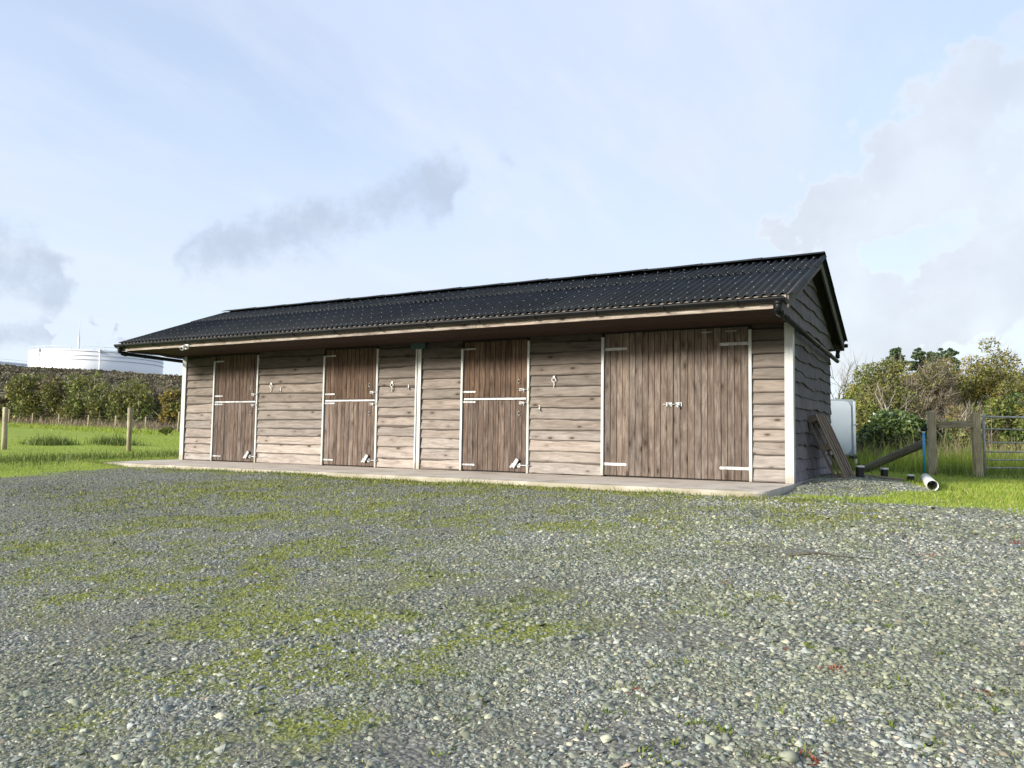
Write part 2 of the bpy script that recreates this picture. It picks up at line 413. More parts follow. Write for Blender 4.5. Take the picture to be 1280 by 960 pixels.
MOSS = [(400, 838, .50, 1.15), (300, 870, .4, .7), (445, 800, .4, 1.0), (330, 700, .8, .55), (190, 715, .7, .5), (450, 690, .8, .55), (560, 660, .8, .35), (240, 655, .9, .5),
        (90, 690, .7, .3), (600, 700, .5, .4), (470, 850, .3, .9), (180, 920, .3, .6), (720, 655, .9, .4), (300, 615, 1.2, .55), (500, 630, 1.2, .4), (850, 660, .8, .3), (640, 790, .5, .3), (350, 780, .45, .7),
        (1010, 640, .8, .55), (1060, 660, .6, .4), (880, 890, .3, .35), (940, 760, .5, .3)]
MOSSW = [(ground_at(px, py), r, a) for px, py, r, a in MOSS]
def moss_mask(x, y):
    m = np.zeros_like(np.asarray(x, float))
    for p, r, a in MOSSW:
        m = np.maximum(m, .72 * a * np.exp(-(((x - p[0]) / (r * 1.45)) ** 2 + ((y - p[1]) / (r * 1.45)) ** 2)))
    n = vnoise(x, y, 1.3, 24) * .30 + vnoise(x, y, .55, 21) * .42 + vnoise(x, y, .22, 22) * .50 + vnoise(x, y, .09, 23) * .50
    edge = .8 * np.exp(-((y + 2.15) / .28) ** 2) * (x < .6) * (x > -14)
    m = np.maximum(m, edge)
    bg = .16 + .14 * sstep(2.0, -2.0, x)
    return np.clip((m * .95 + bg - .24) + n * (.30 + .40 * np.clip(m * 2, 0, 1)), 0, 1)

def build_ground():
    def axis(a, b, step, far, ratio=1.35):
        c = list(np.arange(a, b + 1e-6, step)); s = step; x = b
        hi = []
        while x < far: s *= ratio; x += s; hi.append(x)
        s = step; x = a; lo_ = []
        while x > -far: s *= ratio; x -= s; lo_.append(x)
        return np.array(lo_[::-1] + c + hi)
    X = axis(-22, 9, .11, 900); Y = axis(-11.5, 9, .11, 900)
    gx, gy = np.meshgrid(X, Y); x = gx.ravel(); y = gy.ravel()
    V = np.stack([x, y, height(x, y)], 1)
    nx, ny = len(X), len(Y)
    i, j = np.meshgrid(np.arange(nx - 1), np.arange(ny - 1)); a = (j * nx + i).ravel()
    F = np.stack([a, a + 1, a + nx + 1, a + nx], 1)
    m, nt, b = new_mat('ground_cover')
    tc = nd(nt, 'ShaderNodeTexCoord').outputs['Object']
    def noise(scale, detail=5, rough=.6):
        n = nd(nt, 'ShaderNodeTexNoise', Scale=scale, Detail=detail, Roughness=rough); nt.links.new(tc, n.inputs['Vector']); return n.outputs['Fac']
    ag = nd(nt, 'ShaderNodeAttribute', attribute_name='gravel').outputs['Fac']
    am = nd(nt, 'ShaderNodeAttribute', attribute_name='moss').outputs['Fac']
    vo = nd(nt, 'ShaderNodeTexVoronoi', Scale=44, Randomness=1.0); nt.links.new(tc, vo.inputs['Vector'])
    vc = nd(nt, 'ShaderNodeSeparateColor'); nt.links.new(vo.outputs['Color'], vc.inputs[0])
    st = ramp(nt, vc.outputs[0], [(0, (.11, .115, .105)), (.45, (.19, .197, .182)), (.8, (.26, .265, .24)), (1, (.36, .36, .325))])
    joint = maprange(nt, vo.outputs['Distance'], .30, .62)
    st = mixc(nt, mth(nt, 'MULTIPLY', joint, .6), st, (.075, .072, .055))
    dirt = ramp(nt, noise(34, 5, .7), [(.3, (.10, .10, .075)), (.7, (.21, .205, .16))])
    grav = mixc(nt, maprange(nt, noise(2.2, 5), .35, .65), st, dirt)
    mosc = ramp(nt, noise(46, 5, .7), [(.3, (.10, .115, .034)), (.5, (.18, .20, .046)), (.72, (.26, .28, .06))])
    grav = mixc(nt, maprange(nt, mth(nt, 'ADD', am, mth(nt, 'MULTIPLY', mth(nt, 'SUBTRACT', noise(22, 4), .5), .6)), .12, .55), grav, mosc)
    g1 = ramp(nt, noise(1.1, 8, .7), [(.30, (.19, .26, .03)), (.5, (.27, .35, .045)), (.72, (.36, .42, .075))])
    g2 = noise(30, 6, .7)
    gr = mixc(nt, maprange(nt, g2, .35, .62), (.17, .225, .032), g1)
    dry = maprange(nt, noise(.7, 5), .55, .75)
    gr = mixc(nt, mth(nt, 'MULTIPLY', dry, .35), gr, (.19, .185, .07))
    f = maprange(nt, mth(nt, 'ADD', ag, mth(nt, 'MULTIPLY', mth(nt, 'SUBTRACT', noise(9, 5, .65), .5), .5)), .3, .7)
    nt.links.new(mixc(nt, f, gr, grav), b.inputs['Base Color'])
    b.inputs['Roughness'].default_value = .95; b.inputs['Specular IOR Level'].default_value = .2
    hgt = mth(nt, 'ADD', mth(nt, 'MULTIPLY', mth(nt, 'SUBTRACT', 1.0, vo.outputs['Distance']), .8), mth(nt, 'MULTIPLY', g2, .9))
    bp = nd(nt, 'ShaderNodeBump', Strength=.8, Distance=.015); nt.links.new(hgt, bp.inputs['Height']); nt.links.new(bp.outputs[0], b.inputs['Normal'])
    me = npmesh('ground', V, F, m, {'gravel': gravel_mask(x, y), 'moss': moss_mask(x, y)}, smooth=True)
    tag(link('ground', me), kind='structure')
build_ground()

def build_slab():
    mb = MB(); xs = np.concatenate([np.concatenate([np.linspace(-13.5, -13.0, 8), np.linspace(-12.9, -.32, 55)]), np.linspace(-.30, .005, 12)]); n = len(xs)
    prof = [(-1.93, -.20), (-1.95, -.03), (-1.925, -.006), (-1.89, 0.0), (4.02, 0.0), (4.05, -.2)]
    vs = []
    for x in xs:
        w = .02 * vnoise(x, 0, .7, 31) + .01 * vnoise(x, 0, .2, 32)
        # rounded front right corner
        rc = max(0, x + .30); inset = .31 - math.sqrt(max(0, .31 ** 2 - rc ** 2)) if rc > 0 else 0
        lc = max(0, -13.0 - x); inset += lc * 2.6
        for (y, z) in prof:
            yy = y + (w + inset if y < 0 else 0)
            vs.append((x, yy, z + float(slab_z(x))))
    k = len(prof); fs = []
    for i in range(n - 1):
        for j in range(k - 1): fs.append((i * k + j, i * k + j + 1, (i + 1) * k + j + 1, (i + 1) * k + j)[::-1])
    fs.append(tuple(range(k))); fs.append(tuple((n - 1) * k + j for j in range(k))[::-1])
    mb.add(vs, fs)
    tag(mb.build('concrete_apron', M['concrete']), kind='structure')
build_slab()

# ------------------------------------------------------------------ the stable block
L, D = 13.18, 3.87
Z_SOF, Y_EAVE, Y_REAR, Y_RIDGE, Z_RIDGE = 2.29, -1.42, 4.02, 1.30, 3.50   # ridge: top of the sheets' plane
Z_EAVE = 2.47
VERGE = .215
SL = (Z_RIDGE - Z_EAVE) / (Y_RIDGE - Y_EAVE)
stable = tag(empty('stable_block', (0, 0, 0)), 'long timber stable block with corrugated black roof and split doors on the gravel yard', 'stable')

def board_mesh(x0b, x1b, x0t, x1t, h, wave=.008, thick=.028, seed=0, lap=.035, grain_drop=0.0, step=.16):
    r = np.random.default_rng(seed); n = max(3, int((x1b - x0b) / step))
    ph = r.uniform(0, 6.28, 4); fr = r.uniform(.7, 1.5, 4) * np.array([1.6, 3.7, 8, 15]); am = np.array([1, .7, .4, .28]) * wave
    vs = []; fs = []
    for i in range(n + 1):
        t = i / n; xb = x0b + (x1b - x0b) * t; xt = x0t + (x1t - x0t) * t
        w = float((am * np.sin(fr * xb + ph)).sum()); th = thick * (1 + .12 * math.sin(xb * 2.3 + ph[0]))
        vs += [(xt, -.006, h + lap), (xb, -th, w), (xb + 0, -th + .003, w - .005), (xb, 0.0, w - .004), (xt, 0.0, h + lap)]
    for i in range(n):
        a = i * 5; b = a + 5
        for j in range(4): fs.append((a + j, a + j + 1, b + j + 1, b + j))
        fs.append((a + 4, a, b, b + 4))
    fs.append((4, 3, 2, 1, 0)); e = n * 5; fs.append((e, e + 1, e + 2, e + 3, e + 4))
    mb = MB(); mb.add(vs, fs); return mb
seedc = [100]
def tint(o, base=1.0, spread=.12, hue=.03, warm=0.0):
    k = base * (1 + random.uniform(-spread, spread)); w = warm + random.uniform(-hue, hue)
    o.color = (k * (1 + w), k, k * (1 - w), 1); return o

def clad_panel(wall, x0, x1, ztop, pitch=.182, wave=.006, z0=0.012, matk='clad', origin=(0, 0, 0), rotz=0.0, trim=None, bleach_shade=True):
    z = z0; k = 0
    while z < ztop - .03:
        p = pitch * random.uniform(.93, 1.07); p = min(p, ztop - z)
        seedc[0] += 1
        a, b = (x0, x1) if trim is None else trim(z)
        at_, bt = (x0, x1) if trim is None else trim(z + p)
        if b - a < .12: break
        if bt - at_ < .02: at_ = bt = (at_ + bt) / 2; bt += .02
        o = board_mesh(a, b, at_, bt, p, wave * random.uniform(.6, 1.9), .036 * random.uniform(.85, 1.2), seedc[0]).build('board', M[matk], wall)
        q = Matrix.Rotation(rotz, 4, 'Z') @ Vector((0, 0, z))
        o.location = Vector(origin) + Vector((0, 0, z)); o.rotation_euler = (random.uniform(-.002, .002), random.uniform(-.0025, .0025), rotz)
        if bleach_shade:
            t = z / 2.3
            tint(o, 1.24 - .88 * t - .14 * t ** 4, .15, .02, -.01 + .065 * t)  # lower boards bleached; eave shade painted into the upper rows' tint
        else: tint(o, 1.0 + (.9 if z < .22 else .45 if z < .45 else 0) * random.uniform(.5, 1.1), .14, .03)
        z += p; k += 1

# front wall: dark core and six runs of boards between the openings
mb = MB(); mb.box(-L + .01, -.048, .012, .10, -.04, Z_SOF + .05)
front = mb.build('front_wall', M['dark'], stable)
WX = [(-13.05, -12.16), (-10.77, -8.92), (-7.53, -6.64), (-6.50, -5.63), (-4.25, -2.935), (-.565, -.103)]
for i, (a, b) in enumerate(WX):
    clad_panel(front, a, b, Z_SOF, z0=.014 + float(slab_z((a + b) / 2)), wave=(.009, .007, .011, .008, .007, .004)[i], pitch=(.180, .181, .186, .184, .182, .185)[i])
# side wall (right), its boards waney-edged
mb = MB(); mb.box(-.13, -.046, .02, D, -.10, Z_SOF + .05); rightw = mb.build('side_wall', M['dark'], stable)
clad_panel(rightw, .10, D - .02, Z_SOF - .10, pitch=.185, wave=.014, z0=-.03, matk='gable', origin=(-.034, 0, 0), rotz=math.pi / 2, bleach_shade=False)
# gable triangle above, over the full roof span including the front overhang
def tri(z):
    zz = z - .03
    y0 = Y_EAVE + max(0, (zz - (Z_EAVE - .19)) / SL) + .012; y1 = Y_REAR - max(0, (zz - (Z_EAVE - .19)) / SL) - .10
    return (y0, y1) if y1 > y0 else (Y_RIDGE, Y_RIDGE)
def gable_core(x):
    mb = MB(); zt = Z_RIDGE - .10
    A = [(Y_EAVE + .03, Z_SOF - .02), (Y_REAR - .03, Z_SOF - .02), (Y_REAR - .03, Z_EAVE - .08), (Y_RIDGE, zt), (Y_EAVE + .03, Z_EAVE - .08)]
    vs = [(x - .03, y, z) for y, z in A] + [(x + .03, y, z) for y, z in A]
    fs = [(4, 3, 2, 1, 0), (5, 6, 7, 8, 9)] + [(i, (i + 1) % 5, 5 + (i + 1) % 5, 5 + i) for i in range(5)]
    mb.add(vs, fs); return mb
gr = gable_core(-.02).build('gable', M['dark'], stable)
clad_panel(gr, 0, 0, Z_RIDGE - .2, pitch=.190, wave=.012, z0=Z_SOF - .03, matk='gable', origin=(.014, 0, 0), rotz=math.pi / 2, trim=tri, bleach_shade=False)
# left end wall and gable
mb = MB(); mb.box(-L + .012, -L + .10, .03, D, -.15, Z_SOF + .05); leftw = mb.build('side_wall', M['dark'], stable)
def neg(f): return lambda z: (-f(z)[1], -f(z)[0])
clad_panel(leftw, -D + .02, -.10, Z_SOF - .10, pitch=.185, wave=.012, z0=-.07, matk='gable', origin=(-L, 0, 0), rotz=-math.pi / 2, bleach_shade=False)
gl = gable_core(-L).build('gable', M['dark'], stable)
clad_panel(gl, 0, 0, Z_RIDGE - .2, pitch=.190, wave=.012, z0=Z_SOF - .03, matk='gable', origin=(-L - .034, 0, 0), rotz=-math.pi / 2, trim=neg(tri), bleach_shade=False)
# rear wall
mb = MB(); mb.box(-L + .10, -.10, D - .10, D - .012, -.1, Z_SOF + .05); rear = mb.build('rear_wall', M['dark'], stable)
clad_panel(rear, 0.02, L - .02, Z_SOF, pitch=.2, wave=.008, z0=-.03, matk='gable', origin=(0, D, 0), rotz=math.pi, bleach_shade=False)

# pale metal corner trims (post sits 4 cm proud of the boards' backs)
def corner(x0, x1, side, ret):
    mb = MB(); z0 = float(slab_z(x0))
    mb.box(x0, x1, -.042, -.036, z0 + .004, Z_SOF)
    if side > 0: mb.box(x1 + .0, x1 + .006, -.042, ret, z0 + .002, Z_SOF - .06)
    else: mb.box(x0 - .006, x0, -.042, ret, z0 + .002, Z_SOF - .06)
    mb.box(x0 + .01, x1 - .004, -.0355, .02, z0 + .006, Z_SOF - .01)
    o = mb.build('corner_post', M['trim'], stable); return o
corner(-.112, 0.0, 1, .085)
corner(-L - .034, -L + .085, -1, .085)

# soffit boards, front fascia
n = 8; w = (0 - Y_EAVE) / n
for k in range(n):
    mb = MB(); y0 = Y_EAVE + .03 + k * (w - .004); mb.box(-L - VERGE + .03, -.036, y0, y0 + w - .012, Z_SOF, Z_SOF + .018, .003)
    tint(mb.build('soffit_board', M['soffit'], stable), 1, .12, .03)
mb = MB(); mb.box(-L - VERGE + .02, -.036, Y_EAVE, -.03, Z_SOF + .022, Z_SOF + .03); mb.build('soffit_backing', M['dark'], stable)
for (x0, x1) in ((-L - VERGE + .004, -8.9), (-8.897, -4.45), (-4.447, VERGE - .20)):
    mb = MB(); mb.box(x0, x1, Y_EAVE - .012, Y_EAVE + .014, Z_SOF - .012, Z_EAVE - .022, .003)
    tint(mb.build('fascia', M['fascia'], stable), 1.0, .06, .02)
mb = MB(); mb.box(VERGE - .198, VERGE - .042, Y_EAVE - .012, Y_EAVE + .014, Z_EAVE - .11, Z_EAVE - .022, .003); mb.build('fascia', M['fascia'], stable)
mb = MB(); mb.box(-L - VERGE, VERGE, Y_REAR - .014, Y_REAR + .012, Z_SOF - .012, Z_EAVE - .022, .003); mb.build('rear_fascia', M['barge'], stable)

# bargeboards on the verges
def barge(x, y0, z0, y1, z1, h=.165):
    mb = MB(); d = np.array((0, y1 - y0, z1 - z0)); ln = np.linalg.norm(d); d /= ln; up = np.array((0, -d[2], d[1]));
    if up[2] < 0: up = -up
    c = np.array((x, (y0 + y1) / 2, (z0 + z1) / 2)) - up * (h / 2 + .012)
    vs = []
    for sx in (-.013, .013):
        # plumb cut at the ridge and at the foot
        for (yy, zz) in ((y0, z0), (y1, z1)):
            vs += [(x + sx, yy, zz - .014), (x + sx, yy, zz - .014 - h)]
    mb.add(vs, [(0, 1, 3, 2), (4, 6, 7, 5), (0, 2, 6, 4), (1, 5, 7, 3), (0, 4, 5, 1), (2, 3, 7, 6)])
    o = mb.build('bargeboard', M['barge'], stable); return o
for x in (VERGE - .02, -L - VERGE + .02):
    barge(x, Y_EAVE - .02, Z_EAVE - .01, Y_RIDGE - .002, Z_RIDGE - .004)
    barge(x, Y_REAR + .02, Z_EAVE - .01, Y_RIDGE + .002, Z_RIDGE - .004)

# roof: deck, corrugated sheets in two courses each side, ridge caps, nail caps
def deck():
    mb = MB(); A = [(Y_EAVE + .02, Z_EAVE - .045), (Y_RIDGE, Z_RIDGE - .045), (Y_REAR - .02, Z_EAVE - .045), (Y_REAR - .02, Z_EAVE - .065), (Y_RIDGE, Z_RIDGE - .07), (Y_EAVE + .02, Z_EAVE - .065)]
    x0, x1 = -L - VERGE + .036, VERGE - .036
    vs = [(x0, y, z) for y, z in A] + [(x1, y, z) for y, z in A]
    fs = [(0, 1, 4, 5), (1, 2, 3, 4), (6, 11, 10, 7), (7, 10, 9, 8)] + [(i, 6 + i, 6 + (i + 1) % 6, (i + 1) % 6) for i in range(6)]
    mb.add(vs, fs); return mb
roof = deck().build('roof', M['dark'], stable)
NC, COR = 15, 8
SPAN = L + 2 * VERGE + .06
CW = SPAN / NC; PIT = CW / COR
def sheet_mesh(v0, v1, lift):
    seg = 8; n = (COR + 1) * seg; n0 = -2
    vs = []; fs = []; rows = 3
    for r_ in range(rows):
        v = v0 + (v1 - v0) * r_ / (rows - 1)
        for i in range(n0, n + 1 - 4):
            x = i / seg * PIT; z = .019 * math.cos(2 * math.pi * i / seg) + lift * (1 - .6 * r_ / (rows - 1)) + (.0025 if i > COR * seg else 0)
            vs.append((x, v, z))
    m_ = n + 1 - 4 - n0; top = len(vs)
    vs += [(x, y, z - .0045) for x, y, z in vs]
    for r_ in range(rows - 1):
        for i in range(m_ - 1):
            a = r_ * m_ + i; fs.append((a, a + 1, a + 1 + m_, a + m_)); fs.append((top + a, top + a + m_, top + a + 1 + m_, top + a + 1))
    for i in range(m_ - 1):
        fs.append((i, top + i, top + i + 1, i + 1)); a = (rows - 1) * m_ + i; fs.append((a, a + 1, top + a + 1, top + a))
    for r_ in range(rows - 1):
        a = r_ * m_; fs.append((a, a + m_, top + a + m_, top + a)); a += m_ - 1; fs.append((a, top + a, top + a + m_, a + m_))
    mb = MB(); mb.add(vs, fs, True); return mb.mesh('corrugated_sheet', M['roof'])
SLEN = math.hypot(Y_RIDGE - Y_EAVE, Z_RIDGE - Z_EAVE); SANG = math.atan2(Z_RIDGE - Z_EAVE, Y_RIDGE - Y_EAVE)
OVH = .045
lower = sheet_mesh(-OVH, 1.98, .0); upper = sheet_mesh(1.84, SLEN - .03, .012)
shell_x0 = -L - VERGE - .03
for c_ in range(NC):
    for me in (lower, upper):
        o = link('corrugated_sheet', me, roof, (shell_x0 + c_ * CW, Y_EAVE, Z_EAVE), (SANG + random.uniform(-.004, .003), random.uniform(-.0015, .0015), random.uniform(-.0025, .0025)))
        o = link('corrugated_sheet', me, roof, (shell_x0 + (c_ + 1) * CW, Y_REAR, Z_EAVE), (SANG, 0, math.pi))
seg = 14; sw = SPAN / seg
def ridge_mesh(ln):
    prof = []
    for t in np.linspace(-1, 1, 13):
        a = abs(t); prof.append((t * .17, .068 - .17 * a * math.tan(SANG) * 1.0 - .03 * (1 - min(1, a / .25)) ** 2 * 1.0))
    vs = []; fs = []
    for x, l_ in ((0, .0), (ln * .5, .0), (ln + .05, .008)):
        vs += [(x, y, z + l_) for y, z in prof] + [(x, y, z + l_ - .006) for y, z in prof]
    k = 13
    for r_ in range(2):
        b = r_ * 26; e = b + 26
        for i in range(k - 1):
            fs.append((b + i, e + i, e + i + 1, b + i + 1)); fs.append((b + k + i, b + k + i + 1, e + k + i + 1, e + k + i))
        fs.append((b, b + k, e + k, e)); fs.append((b + k - 1, e + k - 1, e + 2 * k - 1, b + 2 * k - 1))
    for i in range(k - 1):
        fs.append((i, i + 1, k + i + 1, k + i)); a = 52 + i; fs.append((a, a + k, a + k + 1, a + 1))
    mb = MB(); mb.add(vs, fs); return mb.mesh('ridge_cap', M['roof'])
rm = ridge_mesh(sw)
for k in range(seg):
    link('ridge_cap', rm, roof, (shell_x0 + .0 + k * sw - (.03 if k == seg - 1 else 0), Y_RIDGE, Z_RIDGE + .006), (0, random.uniform(-.002, .002), 0))
def nails():
    mb = MB()
    for side in (0, 1):
        for ri, v in enumerate((.06, .48, .92, 1.36, 1.78, 1.90, 2.30, 2.66)):
            for c_ in range(NC * COR):
                if (c_ + ri) % 2 and ri not in (0, 4): continue
                x = shell_x0 + (c_ + (0 if 1 else .5)) * PIT
                lf = .0195 + (.012 * (1 - .6 * (v - 1.84) / 1.1) if v > 1.84 else 0)
                y = Y_EAVE + v * math.cos(SANG) - math.sin(SANG) * lf; z = Z_EAVE + v * math.sin(SANG) + math.cos(SANG) * lf
                if side: y = Y_RIDGE * 2 - y
                r_ = .0085; t = .006
                vs = [(x + r_ * math.cos(a), y + r_ * math.sin(a), z + SL * r_ * math.sin(a) * (1 - 2 * side)) for a in np.arange(6) * math.pi / 3]
                vs += [(x + .6 * r_ * math.cos(a), y + .6 * r_ * math.sin(a), z + t) for a in np.arange(6) * math.pi / 3]
                mb.add(vs, [(i, (i + 1) % 6, 6 + (i + 1) % 6, 6 + i) for i in range(6)] + [(6, 7, 8, 9, 10, 11)])
    o = mb.build('nail_caps', M['nail'], roof); o['kind'] = 'stuff'
nails()

# gutters (half round), brackets, pipes
def gutter(y, sgn, x0, x1, z=Z_EAVE - .062, r=.064):
    mb = MB(); n = 10; vs = []; fs = []; xs = [x0, x1]
    for x in xs:
        for rr in (r, r - .004):
            for i in range(n + 1):
                a = math.pi + math.pi * i / n; vs.append((x, y + rr * math.cos(a), z + rr * math.sin(a)))
    k = n + 1
    for i in range(n):
        fs.append((i, i + 1, 2 * k + i + 1, 2 * k + i)); fs.append((k + i, 3 * k + i, 3 * k + i + 1, k + i + 1))
        fs.append((i, k + i, k + i + 1, i + 1)); fs.append((2 * k + i, 2 * k + i + 1, 3 * k + i + 1, 3 * k + i))
    fs.append((0, 2 * k, 3 * k, k)); fs.append((n, k + n, 3 * k + n, 2 * k + n))
    fs.append(tuple(range(k))); fs.append(tuple(range(2 * k, 3 * k))[::-1])
    mb.add(vs, fs, True); mb.sm[-2:] = [False, False]
    # rolled lip
    mb.tube([(x0, y + sgn * r, z), (x1, y + sgn * r, z)], .006, 6)
    g = mb.build('gutter', M['blackpl'], stable)
    bm_ = MB(); N = 9
    for i in range(N + 1):
        a0 = math.pi + math.pi * i / N; a1 = math.pi + math.pi * (i + 1) / N
        if i == N: break
        for rr in (r + .004,):
            bm_.add([(-.02, rr * math.cos(a0), rr * math.sin(a0)), (.02, rr * math.cos(a0), rr * math.sin(a0)), (.02, rr * math.cos(a1), rr * math.sin(a1)), (-.02, rr * math.cos(a1), rr * math.sin(a1)),
                     (-.02, (rr + .006) * math.cos(a0), (rr + .006) * math.sin(a0)), (.02, (rr + .006) * math.cos(a0), (rr + .006) * math.sin(a0)), (.02, (rr + .006) * math.cos(a1), (rr + .006) * math.sin(a1)), (-.02, (rr + .006) * math.cos(a1), (rr + .006) * math.sin(a1))],
                    [(0, 1, 2, 3), (4, 7, 6, 5), (0, 4, 5, 1), (1, 5, 6, 2), (2, 6, 7, 3), (3, 7, 4, 0)])
    me = bm_.mesh('bracket', M['blackpl'])
    x = x0 + .3
    while x < x1:
        link('bracket', me, g, (x, y, z)); x += .98
    return g
gutter(Y_EAVE - .078, -1, -L - VERGE - .07, VERGE - .05)
gutter(Y_REAR + .078, 1, -L - VERGE - .05, VERGE + .05)
def elbow_pipe(sx, xo, x_end):
    gy = Y_EAVE - .078; gz = Z_EAVE - .12
    mb = MB(); pts = [(xo, gy, gz + .01), (xo, gy, gz - .06), (xo, gy + .015, gz - .095), (xo, gy + .06, gz - .118), (xo, gy + .12, gz - .125)]
    mb.tube(pts, .046, 12); mb.tube([(xo, gy, gz + .012), (xo, gy, gz - .035)], .052, 12); mb.tube([(xo, gy + .10, gz - .123), (xo, gy + .16, gz - .127)], .052, 12)
    e = mb.build('gutter_outlet', M['blackpl'], stable)
    mb = MB(); mb.tube([(xo, gy + .11, gz - .125), (xo, Y_REAR + .03, gz - .26)], .038, 12)
    p = mb.build('downpipe', M['blackpl'], stable)
    cm = MB(); cm.tube([(xo, -.012, 0), (xo, .012, 0)], .043, 12); cm.box(min(xo, xo - sx * .07), max(xo, xo - sx * .07), -.012, .012, -.01, .01)
    me = cm.mesh('pipe_clip', M['blackpl'])
    for y in (-.9, .4, 1.7, 3.0):
        t = (y - gy - .11) / (Y_REAR + .03 - gy - .11); link('pipe_clip', me, p, (0, y, gz - .125 - .135 * t))
elbow_pipe(1, .088, 0)
elbow_pipe(-1, -L - VERGE + .05, 0)
mb = MB(); gz = Z_EAVE - .1; gy = Y_REAR + .072
mb.tube([(.098, gy, gz), (.098, gy, gz - .06), (.098, gy - .03, gz - .10), (.098, gy - .08, gz - .16), (.098, gy - .1, gz - .22)], .04, 10); mb.build('gutter_outlet', M['blackpl'], stable)

# centre post with teal plate
mb = MB(); zc = float(slab_z(-6.57))
mb.box(-6.635, -6.600, -.060, -.030, zc + .003, 2.20, .003); mb.box(-6.540, -6.505, -.060, -.030, zc + .003, 2.20, .003); mb.box(-6.598, -6.542, -.042, -.012, zc + .005, 2.19)
cp = mb.build('centre_post', M['trim'], stable)
mb = MB(); a = np.linspace(0, 2 * math.pi, 21)[:-1]
hx, hz, rr = .165, .062, .03
pts = []
for q, (sx, sz) in enumerate(((1, 1), (-1, 1), (-1, -1), (1, -1))):
    for k in range(5):
        t = math.pi / 2 * (q + k / 4); pts.append((sx * (hx - rr) + rr * math.cos(t), sz * (hz - rr) + rr * math.sin(t)))
kn = len(pts); mb.add([(-6.57 + x, -.085, 2.24 + z) for x, z in pts] + [(-6.57 + x, -.03, 2.24 + z) for x, z in pts], [tuple(range(kn)), tuple(range(kn, 2 * kn))[::-1]] + [(i, kn + i, kn + (i + 1) % kn, (i + 1) % kn) for i in range(kn)])
mb.build('top_plate', M['teal'], cp)

# ---- doors
def planks(parent, x0, x1, z0, z1, y, n, matk, base=1.0, warm=0.0, spread=.24, skew=0):
    w = (x1 - x0) / n; cuts = [x0]
    for k in range(n): cuts.append(cuts[-1] + w * random.uniform(.86, 1.14))
    s = (x1 - x0) / (cuts[-1] - x0); cuts = [x0 + (c_ - x0) * s for c_ in cuts]
    for k in range(n):
        mb = MB(); a, b = cuts[k] + .003, cuts[k + 1] - .003; dy = random.uniform(-.004, .003)
        mb.box(-(b - a) / 2, (b - a) / 2, -.022, 0, 0, z1 - z0 + random.uniform(-.004, .002), .0035)
        o = mb.build('plank', M[matk], parent, ((a + b) / 2, y + dy, z0)); tint(o, base, spread, .035, warm)
def strap(parent, x0, x1, z, y, h=.031):
    mb = MB(); mb.box(min(x0, x1), max(x0, x1), y - .007, y - .001, z - h / 2, z + h / 2, .002)
    xe = x1; mb.tube([(xe, y - .004, z - .0) , (xe, y - .0085, z)], h / 2, 10)
    for t in (.2, .5, .8): xx = x0 + (x1 - x0) * t; mb.tube([(xx, y - .006, z), (xx, y - .013, z)], .007, 6)
    mb.tube([(x0, y - .012, z - h * .75), (x0, y - .012, z + h * .75)], .012, 8)
    return mb.build('hinge', M['galv'], parent)
def bolt(parent, x, z, y, xr):
    mb = MB(); mb.box(x - .028, x + .028, y - .008, y - .002, z - .024, z + .024, .002)
    mb.tube([(x - .012, y - .022, z), (xr, y - .022, z)], .0095, 8); mb.tube([(x + .09, y - .022, z - .004), (x + .09, y - .055, z - .03), (x + .09, y - .058, z - .06)], .008, 8)
    mb.box(x + .055, x + .072, y - .034, y - .003, z - .02, z + .02); mb.box(xr - .015, xr + .004, y - .036, y - .003, z - .024, z + .024)
    mb.build('bolt', M['galv'], parent)
    d = MB(); d.box(x - .014, x + .014, y - .0105, y - .0085, z - .013, z + .013); d.build('keyhole_plate', M['dark'], parent)
def handle(parent, x, z, y):
    mb = MB(); mb.tube([(x + .022 * math.cos(t) , y - .012, z + .035 * math.sin(t)) for t in np.linspace(.6, 2 * math.pi - .6, 10)], .006, 6)
    mb.build('ring_handle', M['galv'], parent)
def frame_post(x, z0, z1, w=.042, parent=None):
    mb = MB(); mb.box(x - w / 2, x + w / 2, -.052, -.002, z0, z1, .003); return mb.build('door_frame', M['trim'], parent or stable)
def kick_bolt(parent, x, z, y, xr):
    mb = MB(); mb.tube([(x, y - .02, z), (xr + .02, y - .02, z)], .013, 8)
    mb.box(x - .02, x + .05, y - .010, y - .002, z - .035, z + .035, .002); mb.box(xr - .05, xr - .02, y - .034, y - .002, z - .035, z + .035, .003)
    mb.obox((x - .035, y - .035, z + .035), (.55, 0, .83), (0, 1, 0), (-.83, 0, .55), .085, .012, .030)
    mb.obox((x - .105, y - .03, z - .005), (.6, 0, .8), (0, 1, 0), (-.8, 0, .6), .045, .010, .018)
    mb.build('kick_bolt', M['galv'], parent)
ZD = 1.255; ZT = 2.24
